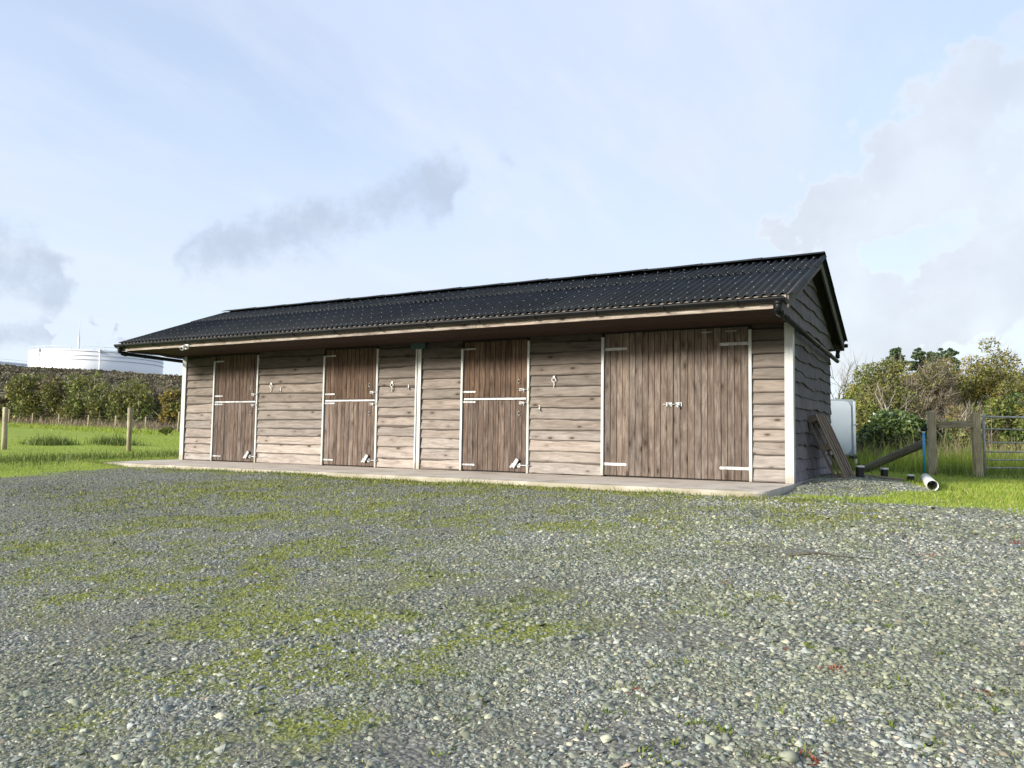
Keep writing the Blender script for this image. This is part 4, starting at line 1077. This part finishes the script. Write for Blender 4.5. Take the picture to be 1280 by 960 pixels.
dA, dB = float((pA - CAM) @ CF), float((pB - CAM) @ CF)
ra, rb = at(1174, 531, dA), at(1216, 530, dB); d = rb - ra; ln = float(np.linalg.norm(d))
mb = MB(); mb.box(-.02, ln + .02, -.022, .022, -.07, .07, .006); o = mb.build('fence_rail', M['rail'], None, tuple(ra)); o.rotation_euler = (0, -math.asin(d[2] / ln), math.atan2(d[1], d[0])); tag(o, 'short horizontal rail joining the two stout posts', 'rail')
# galvanised field gate
dG = dB - .02
g0 = at(1231.5, 599.5, dG); gate = tag(empty('field_gate', tuple(g0)), 'galvanised seven bar metal field gate at the right edge', 'gate')
gd = np.array((CR[0], CR[1] + .10, 0)); gd /= np.linalg.norm(gd); GL = 3.05; GH = (599.5 - 521) / FPX * dG
def gp(u, z): return (gd[0] * u, gd[1] * u, z)
for z in (.005, .17, .30, .43, .58, .80, 1.0):
    zz = .03 + z * (GH - .03); mb = MB(); mb.tube([gp(0, zz), gp(GL, zz)], .021 if z in (.005, 1.0) else .015, 8); mb.build('gate_bar', M['galv'], gate)
for u in (0, GL): mb = MB(); mb.tube([gp(u, -.0), gp(u, GH + .06)], .022, 8); mb.build('gate_stile', M['galv'], gate)
for u in (GL * .33, GL * .67): mb = MB(); mb.box(-.004, .004, -.02, .02, .03, GH); o = mb.build('gate_brace', M['galv'], gate, gp(u, 0)); o.rotation_euler = (0, 0, math.atan2(gd[1], gd[0]) + math.pi / 2)
mb = MB(); mb.box(-.05, .0, -.012, .012, GH - .08, GH - .05); mb.box(-.05, 0, -.012, .012, .10, .13); mb.build('gate_hinge', M['galv'], gate)

# pale trailer standing behind the gable
M['trailer'] = pmat('pale_trailer_panel', (.42, .48, .53), .35, 0, .05, 2)
M['trailtrim'] = pmat('grey_trailer_trim', (.27, .31, .34), .4, .2, .08, 4)
M['rubber'] = pmat('tyre_rubber', (.02, .02, .02), .8, 0, .2, 12)
dT = 18.6; tb = at(1069.5, 583, dT); tgz = float(height(tb[0], tb[1])); tt = at(1069.5, 499, dT)
tr = tag(empty('box_trailer', (tb[0], tb[1], tgz)), 'pale blue grey box trailer half hidden behind the gable', 'trailer')
tr.rotation_euler = (0, 0, math.atan2(CR[1], CR[0]) - .08)
TH = tt[2] - tgz; TW = 1.45; TB = .34
def rrect(w, h, r, n=6, cx=0, cz=0):
    out = []
    for q, (sx, sz) in enumerate(((1, 1), (-1, 1), (-1, -1), (1, -1))):
        for k in range(n + 1):
            t = math.pi / 2 * (q + k / n); out.append((cx + sx * (w / 2 - r) + r * math.cos(t), cz + sz * (h / 2 - r) + r * math.sin(t)))
    return out
def slabpoly(pts, y0, y1, name, mat, par):
    k = len(pts); mb = MB(); mb.add([(x, y0, z) for x, z in pts] + [(x, y1, z) for x, z in pts], [tuple(range(k)), tuple(range(k, 2 * k))[::-1]] + [(i, k + i, k + (i + 1) % k, (i + 1) % k) for i in range(k)]); return mb.build(name, M[mat], par)
bh = TH - TB
slabpoly(rrect(TW, bh, .06, 6, -TW / 2, TB + bh / 2), 0, 2.4, 'body', 'trailtrim', tr)
ep = slabpoly(rrect(TW - .16, bh - .07, .16, 8, -TW / 2 - .02, TB + bh / 2 - .01), -.035, -.001, 'end_panel', 'trailer', tr)
mb = MB(); mb.box(-.035, .012, -.03, .06, TB + .02, TH - .05, .006); mb.build('edge_trim', M['trailer'], tr)
mb = MB(); mb.box(-.05, .05, -.055, -.03, TB + bh * .54, TB + bh * .54 + .03, .004); mb.build('latch', M['galv'], tr)
mb = MB(); mb.box(-.14, .02, -.07, .05, TB - .08, TB - .005, .008); mb.build('bumper', M['blockside'], tr)
mb = MB(); mb.box(-.03, .015, -.085, -.03, TB - .20, TB - .085, .008); mb.build('lamp', M['whitepl'], tr)
for sx in (-.12, -TW + .12):
    w_ = MB(); w_.tube([(sx - .08, 1.2, .29), (sx + .08, 1.2, .29)], .29, 20); wh = w_.build('wheel', M['rubber'], tr)
    w_ = MB(); w_.tube([(sx - .085, 1.2, .29), (sx + .085, 1.2, .29)], .16, 16); w_.build('rim', M['galv'], wh)
mb = MB(); mb.tube([(-TW / 2, 2.35, .42), (-TW / 2, 3.3, .42)], .04, 8); mb.tube([(-TW / 2, 3.2, .42), (-TW / 2, 3.2, .02)], .03, 8); mb.build('drawbar', M['galv'], tr)

# ------------------------------------------------------------------ left field: posts and wire fence
M['wire'] = pmat('rusty_wire', (.10, .095, .085), .7)
FENCE = 'round posts standing in the left field'
square_post(5, 564.5, 509, .125, 'round timber post at the left edge of the picture', round_=True, d=20.0, name='field_post', group=FENCE)
square_post(161, 561, 509.5, .115, 'round timber post in the grass nearest the left end of the stable', round_=True, d=20.5, name='field_post', group=FENCE)
wf = [(10.7, 534.5, 514.5, 52), (40, 534.5, 519, 50), (73.5, 535.5, 520, 48), (110, 538, 526, 46), (144, 538.5, 523, 44), (182, 539, 524, 42), (222, 545, 517, 40)]
tops = []; g_ = np.random.default_rng(5)
where = ['leftmost, just right of the edge post', 'second from the left', 'third from the left', 'short one halfway between the two round posts', 'just left of the round post nearest the stable', 'just right of the round post nearest the stable', 'tallest, beside the stable wall']
for i, (px, py, top, d_) in enumerate(wf):
    p = np.array(at(px, py, d_)); p[2] = float(height(p[0], p[1])); h = max(.85, (py - top) / FPX * d_)
    mb = MB(); mb.tube([(0, 0, -.2), (0, 0, h)], .045, 8); o = mb.build('wire_fence_post', M['post']); o.location = p; o.rotation_euler = (g_.normal(0, .02), g_.normal(0, .02), 0)
    tag(o, 'thin stake of the far wire fence, ' + where[i], 'post', 'stakes of the wire fence along the left hedge'); tint(o, 1.1); tops.append((p, h))
mb = MB()
for f_ in (.25, .45, .65, .9):
    for (pa, ha), (pb, hb) in zip(tops[:-1], tops[1:]):
        mb.tube([tuple(pa + np.array((0, 0, .9 * f_))), tuple((pa + pb) / 2 + np.array((0, 0, .9 * f_ - .02))), tuple(pb + np.array((0, 0, .9 * f_)))], .003, 3)
tag(mb.build('fence_wire', M['wire']), 'thin strands of wire strung along the far field fence', 'wire')

# ------------------------------------------------------------------ shrubs and trees
def L4(a, b, c, d): return [(0, a), (.35, b), (.7, c), (1, d)]
M['lf_olive'] = leaf_mat('olive_hedge_leaf', L4((.055, .070, .016), (.125, .140, .032), (.19, .195, .046), (.27, .25, .07)))
M['lf_yellow'] = leaf_mat('yellowing_leaf', L4((.06, .07, .014), (.15, .14, .025), (.25, .20, .035), (.34, .24, .05)))
M['lf_ivy'] = leaf_mat('glossy_ivy_leaf', L4((.018, .038, .01), (.042, .078, .018), (.085, .13, .03), (.16, .19, .055)), .1, .32, .6)
M['lf_brown'] = leaf_mat('russet_leaf', L4((.06, .052, .024), (.125, .105, .048), (.18, .15, .07), (.24, .20, .09)))
M['lf_green'] = leaf_mat('mid_green_leaf', L4((.05, .072, .016), (.11, .142, .03), (.175, .205, .045), (.24, .25, .07)))
M['lf_scrub'] = leaf_mat('bank_scrub_leaf', L4((.075, .068, .045), (.115, .10, .063), (.14, .125, .072), (.18, .16, .09)), .1)
M['lf_pine'] = leaf_mat('pine_needle', L4((.02, .038, .02), (.045, .075, .036), (.08, .115, .055), (.12, .15, .075)), .1)
M['twig'] = leaf_mat('bare_twig', L4((.07, .058, .042), (.14, .118, .09), (.20, .175, .135), (.30, .27, .215)), 0, .85)
M['bark'] = pmat('bark', (.10, .082, .062), .9, 0, .3, 14, .6, 30)
M['palebark'] = pmat('pale_bark', (.33, .30, .25), .85, 0, .25, 14, .5, 30)
def leaves(C, size, g, flat=.0):
    n = len(C); a = g.normal(size=(n, 3)); a /= np.linalg.norm(a, axis=1, keepdims=True)
    b = g.normal(size=(n, 3)); b -= a * (a * b).sum(1, keepdims=True); b /= np.linalg.norm(b, axis=1, keepdims=True)
    s = size * np.exp(g.normal(0, .3, n))[:, None]
    c = np.cross(a, b)
    P = np.stack([C - a * s * .5, C + b * s * .30 + c * s * .06, C + a * s * .5, C - b * s * .30 + c * s * .06], 1)
    return P.reshape(-1, 3), np.arange(4 * n).reshape(n, 4)
def twigs(C, D_, ln, w, g):
    n = len(C); b = g.normal(size=(n, 3)); b -= D_ * (D_ * b).sum(1, keepdims=True); b /= np.linalg.norm(b, axis=1, keepdims=True) + 1e-9
    ln = (ln * np.exp(g.normal(0, .28, n)))[:, None]; bend = g.normal(0, .18, (n, 3)) * ln
    mid = C + D_ * ln * .55 + bend * .5; end = C + D_ * ln + bend
    P = np.stack([C - b * w / 2, C + b * w / 2, mid + b * w * .35, end, mid - b * w * .35], 1)
    return P.reshape(-1, 3), np.arange(5 * n).reshape(n, 5)
def shrub(name, label, cat, group, base, hgt, rx, ry, nleaf, lsize, leafm, ntwig=0, nlobe=40, seed=0, zmin=.06, stems=5, barkm='bark', fill=.55, leaf2=None, low=.0, tw_len=.26, tw_w=.012):
    g = np.random.default_rng(seed); root = empty(name, tuple(base)); tag(root, label, cat, group)
    # lobes fill an uneven egg
    lob = []
    while len(lob) < nlobe:
        q = g.uniform(-1, 1, 3)
        if (q ** 2).sum() > 1: continue
        z = (.50 + .44 * q[2]) ; lob.append((q[0] * rx * .85, q[1] * ry * .85, max(low, z) * hgt * g.uniform(.86, 1.04)))
    lob = np.array(lob); lr = g.uniform(.20, .40, nlobe) * min(rx, hgt * .6)
    w = lr ** 2; w /= w.sum()
    def cloud(n, grow=1.0):
        i = g.choice(nlobe, n, p=w); v = g.normal(size=(n, 3)); v /= np.linalg.norm(v, axis=1, keepdims=True)
        r_ = lr[i] * grow * np.where(g.random(n) < fill, g.uniform(.78, 1.12, n), g.uniform(.1, 1.0, n) ** .5)
        C = lob[i] + v * r_[:, None] * np.array((1, 1, .85)); C[:, 2] = np.abs(C[:, 2] - zmin) + zmin
        return C, v
    C, v = cloud(nleaf)
    k2 = int(nleaf * .45) if leaf2 else 0
    if leaf2:
        # second tint on separate whole lobes
        sel = g.random(nlobe) < .45
        i = np.argmin(((C[:, None, :] - lob[None]) ** 2).sum(2), 1) if nleaf * nlobe < 3e6 else g.integers(0, nlobe, nleaf)
        m_ = sel[i]
        for mk, cc in ((leafm, C[~m_]), (leaf2, C[m_])):
            if len(cc): V, F = leaves(cc, lsize, g); link('crown', npmesh('crown', V, F, M[mk]), root)
    else:
        V, F = leaves(C, lsize, g); link('crown', npmesh('crown', V, F, M[leafm]), root)
    if ntwig:
        C, v = cloud(ntwig, 1.05); D_ = v * .7 + np.array((0, 0, .6)) + g.normal(0, .45, C.shape); D_ /= np.linalg.norm(D_, axis=1, keepdims=True)
        V, F = twigs(C - D_ * .1, D_, tw_len, tw_w, g); link('twigs', npmesh('twigs', V, F, M['twig']), root)
    mb = MB()
    for s in range(stems):
        e = lob[g.integers(nlobe)]; b0 = np.array((g.normal(0, .12) * rx, g.normal(0, .1) * ry, -.15)); pts = [b0]
        for t in (.25, .5, .75, 1.0): pts.append(b0 + (e - b0) * np.array((t ** 1.4, t ** 1.4, t)) + g.normal(0, .05 * hgt * .5, 3) * (t < 1))
        r0 = hgt * .016 * g.uniform(.7, 1.3); mb.tube(pts, list(np.linspace(r0, r0 * .3, 5)), 6)
        for q in range(3):
            j = g.integers(2, 4); e2 = lob[g.integers(nlobe)]; a_ = pts[j]; m__ = (a_ + e2) / 2 + g.normal(0, .05 * hgt, 3); mb.tube([a_, m__, e2], [r0 * .5, r0 * .35, r0 * .15], 5)
    mb.build('trunk', M[barkm], root); return root
def gz(px, d): p = at(px, 560, d); p[2] = float(height(p[0], p[1])); return p
HR = 'shrubs of the right hand hedge'; HL = 'bushes of the hedge along the left field'
def hpx(px, top, d): return float(at(px, top, d)[2] - gz(px, d)[2])
# right hedge, near to far: (px, depth, top py, half width px, ...)
def rs(px, d, top, hw, label, leafm, nleaf, lsize, **k):
    b = gz(px, d); h = hpx(px, top, d); rx = hw / FPX * d
    return shrub(k.pop('name', 'hedge_shrub'), label, 'shrub', HR, b, h * 1.09, rx, rx * k.pop('deep', .8), nleaf, lsize, leafm, seed=int(px), **k)
rs(1062, 27, 484, 34, 'yellow green shrub peeping over the pale trailer', 'lf_yellow', 9000, .075, leaf2='lf_olive')
rs(1105, 25, 462, 52, 'olive hawthorn with bare twigs left of the ivy', 'lf_olive', 19000, .07, ntwig=2500, leaf2='lf_green')
rs(1112, 21.5, 515, 50, 'dark glossy ivy bush behind the slanting pole', 'lf_ivy', 15000, .09, low=.10, fill=.75)
rs(1160, 21.8, 522, 46, 'second dark ivy bush behind the square post with the pipe', 'lf_ivy', 12000, .085, low=.08, fill=.75, leaf2='lf_green')
rs(1165, 24.5, 458, 48, 'grey brown twiggy thicket behind the square posts', 'lf_brown', 11000, .06, ntwig=8000, tw_len=.30, low=.25, leaf2='lf_olive')
rs(1175, 26.5, 447, 46, 'olive topped shrub rising above the twiggy thicket', 'lf_olive', 14000, .07, ntwig=2000, leaf2='lf_yellow')
rs(1215, 23, 505, 42, 'pale bramble tangle between post and gate', 'lf_green', 9000, .065, ntwig=5000, leaf2='lf_yellow', low=.05)
rs(1235, 26, 438, 56, 'tall yellowing hawthorn above the metal gate', 'lf_olive', 17000, .07, ntwig=2500, leaf2='lf_yellow')
rs(1285, 25, 438, 48, 'golden leaved shrub at the right picture edge', 'lf_yellow', 12000, .065, ntwig=2500, leaf2='lf_olive')
rs(1268, 22.5, 500, 40, 'low dark green ivy shrub seen through the gate bars', 'lf_ivy', 8000, .08, low=.05, leaf2='lf_green')
rs(1345, 25, 455, 50, 'olive shrub just past the right picture edge', 'lf_olive', 8000, .07)
for i_, (px_, tp_) in enumerate(((1085, 470), (1130, 462), (1180, 462), (1232, 458), (1282, 455))):
    rs(px_, 30, tp_, 40, ('dense olive shrub at the back of the hedge behind the trailer', 'dense back shrub of the hedge below the leftmost pine', 'dense back shrub of the hedge below the rightmost pine', 'dense back shrub behind the hinge end of the gate', 'dense back shrub in the far right corner of the hedge')[i_], 'lf_olive', 9000, .09, leaf2=('lf_green', 'lf_yellow')[i_ % 2])
rs(1010, 28, 505, 45, 'olive shrub behind the stable gable', 'lf_olive', 6000, .08)
# bare forked branches in the hedge
def bare_tree(name, label, px, d, top, spread, seed, barkm='bark', r0=.05, cat='tree', n=9, base_py=None):
    g = np.random.default_rng(seed); b = gz(px, d); h = hpx(px, top, d); root = tag(empty(name, tuple(b)), label, cat); mb = MB(); tips = []; tdir = []
    for s in range(n):
        a = g.uniform(0, 6.283); e = np.array((math.cos(a) * spread * g.uniform(.3, 1), math.sin(a) * spread * g.uniform(.3, 1), h * g.uniform(.75, 1))); st = np.array((0, 0, h * g.uniform(.05, .4)))
        m_ = st + (e - st) * .5 + g.normal(0, .08 * h, 3); mb.tube([(0, 0, -.1), tuple(st), tuple(m_), tuple(e)], [r0, r0 * .75, r0 * .45, r0 * .12], 6)
        for q in range(26):
            t = g.uniform(.2, 1); c = m_ + (e - m_) * t if g.random() < .6 else st + (m_ - st) * t; tips.append(c); dd = (e - st) / np.linalg.norm(e - st) + g.normal(0, .5, 3); tdir.append(dd / np.linalg.norm(dd))
    mb.build('trunk', M[barkm], root); V, F = twigs(np.array(tips), np.array(tdir), h * .16, .018, g); link('twigs', npmesh('twigs', V, F, M['twig']), root); return root
bare_tree('bare_tree', 'small leafless tree behind the roof corner', 1049, 34, 441, 1.1, 3, n=8)
bare_tree('bare_branch', 'pale leafless branches rising beside the square post', 1188, 21.5, 508, .9, 4, 'palebark', .03, 'branch', 6)
bare_tree('bare_branch', 'crooked bare branches showing in the hawthorn', 1120, 23.5, 478, 1.1, 8, 'palebark', .035, 'branch', 6)
# pines beyond
def pine(px, d, top, hw, label, seed, n=7000, shape=0):
    g = np.random.default_rng(seed); b = gz(px, d); b[2] = -.1; h = float(at(px, top, d)[2] + .1); root = tag(empty('pine_tree', tuple(b)), label, 'tree', 'pine trees rising behind the right hedge')
    R0 = hw / FPX * d; mb = MB(); mb.tube([(0, 0, -.2), (.1, 0, h * .5), (.05, .1, h * .96)], [.16, .11, .03], 7); cs = []; hz_ = min(.30 * h, 1.9 * R0)
    for k in range(30 if shape == 0 else 9):
        q = g.normal(size=3); q /= np.linalg.norm(q); q = q * g.uniform(.35, 1) ** .6; cz = h - hz_ * (1.0 - .92 * q[2]) ; taper = .12 + .88 * min(1, max(0, (h - cz) / hz_)) ** .75
        e = np.array((q[0] * R0 * taper, q[1] * R0 * taper, cz)); mb.tube([(0.06, .05, cz - .35 * R0), tuple(e * np.array((.6, .6, 1)) - (0, 0, .10 * R0)), tuple(e)], [.045, .03, .012], 5)
        for j in range(4): cs.append((*(e + g.normal(0, .16 * R0, 3) * (1, 1, .6)), R0 * g.uniform(.12, .30)))
    cs = np.array(cs); i = g.integers(0, len(cs), n); v = g.normal(size=(n, 3)); v /= np.linalg.norm(v, axis=1, keepdims=True); C = cs[i, :3] + v * cs[i, 3:4] * g.uniform(.2, 1.1, (n, 1)) * np.array((1, 1, .6))
    V, F = leaves(C, .18, g); link('crown', npmesh('crown', V, F, M['lf_pine']), root); mb.build('trunk', M['bark'], root)
pine(1122, 60, 431, 13, 'leftmost dark pine, broad and pointed above the hedge', 31)
pine(1151, 62, 433, 11, 'narrow pine second from the left above the hedge', 32)
pine(1167, 66, 437, 8, 'small dense pine between the narrow and the tall ones', 33)
pine(1178, 70, 432, 7, 'thin sparse pine with bare stem above the hedge', 34, 1100, 1)
pine(1190, 64, 434, 12, 'rightmost round topped pine above the hedge', 35, 6000, 0)
# dead grass stems and brambles at the right hedge's foot
def stems(name, label, n, pts, h, spread, mat, seed, w=.012):
    g = np.random.default_rng(seed); i = g.integers(0, len(pts) - 1, n); t = g.random(n)[:, None]; P = np.array(pts); c = P[i] * (1 - t) + P[i + 1] * t
    x = c[:, 0] + g.normal(0, spread, n); y = c[:, 1] + g.normal(0, spread, n); V, F = blades(x, y, h * np.exp(g.normal(0, .4, n)), w, .4, g)
    tag(link(name, npmesh(name, V, F, mat)), label, 'grass', kind='stuff')
stems('dry_stems', 'pale dead stems and grass at the foot of the right hedge', 5000, [gz(1060, 21), gz(1150, 20.5), gz(1220, 20.5), gz(1300, 21)], .45, .7, M['dead'], 41)
stems('tall_grass', 'long green grass at the foot of the right hedge', 16000, [gz(1060, 20), gz(1150, 19.5), gz(1220, 19.5), gz(1300, 20)], .30, .9, M['grass'], 42)
stems('dry_stems', 'dry grass and bramble stems along the far wire fence', 12000, [p + np.array((-1.5, 1.5, 0)) for p, h in tops], .34, .8, M['dead'], 43, .03)
stems('tall_grass', 'tufted green grass along the foot of the far wire fence', 14000, [p + np.array((.6, -.9, 0)) for p, h in tops], .13, .8, M['grass'], 44, .03)
# left hedge
def ls(px, d, top, hw, label, leafm, nleaf, lsize, **k):
    b = gz(px, d); h = hpx(px, top, d); rx = hw / FPX * d
    return shrub('hedge_bush', label, 'bush', HL, b, h * (1.02 + .16 * ((int(px) * 7) % 10) / 10), rx * 1.45, rx * .9, nleaf, lsize, leafm, seed=int(px + 500), stems=3, **k)
ls(-45, 56, 485, 38, 'olive hedge bush beyond the left picture edge', 'lf_olive', 3500, .20)
ls(10, 55, 490, 26, 'low grey green bush in the hedge at the left picture edge', 'lf_olive', 5000, .17, leaf2='lf_brown', ntwig=1500, tw_len=.4, tw_w=.03)
ls(36, 53, 466, 30, 'tallest olive bush of the left hedge, under the storage tank', 'lf_olive', 8000, .17, leaf2='lf_green', ntwig=1200, tw_len=.4, tw_w=.03)
ls(72, 52, 478, 30, 'brownish bush in the left hedge beneath the tank centre', 'lf_olive', 7000, .17, leaf2='lf_brown', ntwig=2500, tw_len=.4, tw_w=.03)
ls(105, 50, 474, 28, 'mid green bush in the middle of the left hedge', 'lf_green', 7500, .16, leaf2='lf_olive', ntwig=1200, tw_len=.4, tw_w=.03)
ls(135, 48, 480, 26, 'olive bush right of the hedge middle', 'lf_olive', 7000, .16, leaf2='lf_green', ntwig=1500, tw_len=.4, tw_w=.03)
ls(166, 47, 478, 26, 'leafy green bush beside the dark gap in the hedge', 'lf_green', 6500, .15, leaf2='lf_olive', ntwig=1200, tw_len=.4, tw_w=.025)
ls(193, 50, 476, 24, 'shaded bush standing back in the dark gap', 'lf_brown', 4500, .17, ntwig=3000, tw_len=.45, tw_w=.03)
ls(220, 44, 484, 22, 'yellow olive bush touching the left end of the stable', 'lf_olive', 6500, .14, leaf2='lf_yellow', ntwig=1200, tw_len=.4, tw_w=.025)
ls(252, 44, 480, 24, 'olive bush behind the left end of the stable', 'lf_olive', 3500, .16)
# weed clump in the field
ls2 = gz(206, 36)
shrub('dock_clump', 'low leafy clump in the field before the far fence', 'plant', None, ls2, .42, .8, .5, 700, .13, 'lf_green', nlobe=10, seed=9, stems=2, zmin=.02)
for px, py, lb in ((62, 556, 'dark tussock of grass between the two field posts'), (142, 556, 'grassy tussock beside the field post')):
    p = ground_at(px, py); g = np.random.default_rng(px); n = 1500; x = p[0] + g.normal(0, .35, n); y = p[1] + g.normal(0, .25, n); V, F = blades(x, y, .16 * np.exp(g.normal(0, .4, n)), .018, .7, g)
    tag(link('tussock', npmesh('tussock', V, F, M['roughgrass'])), lb, 'grass')

# ------------------------------------------------------------------ far hill, tanks, mast
def hill():
    def frame(s, d): return CAM[:2] + CF[:2] / np.linalg.norm(CF[:2]) * d + CR[:2] / np.linalg.norm(CR[:2]) * s
    px = np.linspace(-500, 700, 81); ds = np.array([75, 95, 120, 150, 172, 180, 190, 230, 330, 520]); V = []; A = []
    for d in ds:
        for p_ in px:
            s = (p_ - 640) / FPX * d * 1.0; xy = frame(s, d); top_py = 459 + 13 * (p_ / 225); topz = float(CAM[2] + (533.5 + .0146 * p_ - top_py) / FPX * 180)
            t = float(sstep(70, 180, np.array(d))); low_ = -1.0
            z = low_ + (topz - low_) * (.42 * min(1, (d - 75) / 75) + .58 * float(sstep(140, 181, np.array(d)))) if d <= 181 else topz - .2
            z += .35 * float(vnoise(s, d, 9, 81)) * (0 if d > 175 else 1); V.append((xy[0], xy[1], z)); A.append(float(sstep(138, 158, np.array(d + 6 * float(vnoise(s, d, 14, 82))))))
    n = len(px); m_ = len(ds); i, j = np.meshgrid(np.arange(n - 1), np.arange(m_ - 1)); a = (j * n + i).ravel(); F = np.stack([a, a + 1, a + n + 1, a + n], 1)
    m, nt, b = new_mat('hill_cover'); at_ = nd(nt, 'ShaderNodeAttribute', attribute_name='heath').outputs['Fac']; tc = nd(nt, 'ShaderNodeTexCoord').outputs['Object']
    nz = nd(nt, 'ShaderNodeTexNoise', Scale=.35, Detail=8, Roughness=.7); nt.links.new(tc, nz.inputs['Vector'])
    gcol = ramp(nt, nz.outputs['Fac'], [(.3, (.09, .13, .025)), (.7, (.16, .20, .04))]); hcol = ramp(nt, nz.outputs['Fac'], [(.3, (.04, .036, .026)), (.55, (.085, .072, .05)), (.75, (.12, .105, .07))])
    nt.links.new(mixc(nt, at_, gcol, hcol), b.inputs['Base Color']); b.inputs['Roughness'].default_value = 1
    tag(link('hill', npmesh('hill', np.array(V), F, m, {'heath': np.array(A)}, smooth=True)), kind='structure')
    # scrub clothing the bank
    g = np.random.default_rng(91); n_ = 26000; pp = g.uniform(-120, 330, n_); dd = g.uniform(150, 181, n_); s = (pp - 640) / FPX * dd
    fx = CF[:2] / np.linalg.norm(CF[:2]); rx = CR[:2] / np.linalg.norm(CR[:2]); x = CAM[0] + fx[0] * dd + rx[0] * s; y = CAM[1] + fx[1] * dd + rx[1] * s
    tz = CAM[2] + (533.5 + .0146 * pp - (459 + 13 * pp / 225)) / FPX * 180; t = sstep(140, 181, dd); z = -1 + (tz + 1) * (.42 * np.minimum(1, (dd - 75) / 75) + .58 * t)
    bump = np.clip(vnoise(x, y, 5, 83) + .5 * vnoise(x, y, 2, 84), 0, 1.3) * np.where(dd > 174, .35, 1.0); C = np.stack([x, y, z + g.uniform(0, 1, n_) * (.2 + 1.3 * bump)], 1)
    V, F = leaves(C, .50, g); tag(link('scrub', npmesh('scrub', V, F, M['lf_scrub'])), 'brown scrub covering the far bank below the tanks', 'scrub', kind='stuff')
hill()
M['tank'] = pmat('white_tank_paint', (.74, .76, .78), .5, 0, .04, .05)
M['tankline'] = pmat('tank_girder', (.64, .67, .70), .5, 0, .05, .1)
def tank(cx, d, top, wpx, label, seed, bot=490, stair=None):
    c = at(cx, top, d); r = wpx / 2 / FPX * d * .985; c0 = at(cx, top, d + r); zt = float(at(cx, top, d)[2]); zb = float(at(cx, bot, d)[2]); h = zt - zb
    root = tag(empty('storage_tank', (c0[0], c0[1], zb)), label, 'storage tank', 'oil storage tanks on the far hill'); n = 120
    mb = MB(); mb.tube([(0, 0, 0), (0, 0, h)], r, n); mb.build('shell', M['tank'], root)
    for dz in (.6, 2.3, 3.9): mb = MB(); mb.tube([(0, 0, h - dz - .12), (0, 0, h - dz + .12)], r + .16, n, cap=True); mb.build('wind_girder', M['tankline'], root)
    for q in range(0, n, 3):
        a_ = 2 * math.pi * q / n; mb = MB(); mb.tube([(r * math.cos(a_), r * math.sin(a_), h), (r * math.cos(a_), r * math.sin(a_), h + 1.2)], .09, 4); mb.build('rail_post', M['tankline'], root)
    mb = MB(); mb.tube([(r * math.cos(a_), r * math.sin(a_), h + 1.2) for a_ in np.linspace(0, 2 * math.pi, 121)], .06, 4, cap=False); mb.build('handrail', M['tankline'], root)
    if stair is not None:
        v = CAM[:2] - c0[:2]; v = v / np.linalg.norm(v); a0 = math.atan2(v[1], v[0])
        for da in stair:
            a_ = a0 + da; mb = MB(); mb.tube([((r + .3) * math.cos(a_), (r + .3) * math.sin(a_), 0), ((r + .3) * math.cos(a_), (r + .3) * math.sin(a_), h)], .18, 6); mb.build('riser_pipe', M['tank'], root)
            mb = MB(); mb.box(-.5, .5, -.5, .5, 0, .9); mb.build('rim_box', M['tankline'], root, ((r + .3) * math.cos(a_), (r + .3) * math.sin(a_), h - .8))
    return c0, r
tc0, tr0 = tank(123.5, 300, 436.5, 163, 'large white storage tank on the far hill beyond the left hedge', 1, stair=(.02, -.95))
tank(-20, 380, 449.5, 122, 'second white storage tank cut off by the left picture edge', 2, stair=(.25,))
mt = at(98, 437, 330); mtop = at(97.5, 399, 330)
mast = tag(empty('mast', (mt[0], mt[1], mt[2] - 12)), 'thin pale mast rising behind the large white tank', 'mast')
mb = MB(); hh = mtop[2] - mt[2] + 12; mb.tube([(0, 0, 0), (0, 0, hh * .7)], [.55, .42], 8); mb.build('lower_pole', M['tankline'], mast)
mb = MB(); mb.tube([(0, 0, hh * .7), (0, 0, hh)], [.26, .08], 6); mb.build('aerial', M['tankline'], mast)
a, b = at(213, 472.5, 172), at(218, 477, 172); mb = MB(); mb.tube([(0, 0, 0), tuple(b - a)], .16, 6); tag(mb.build('white_pole', M['tank'], None, tuple(a)), 'tiny slanting white pole on the bank beside the stable', 'pole')
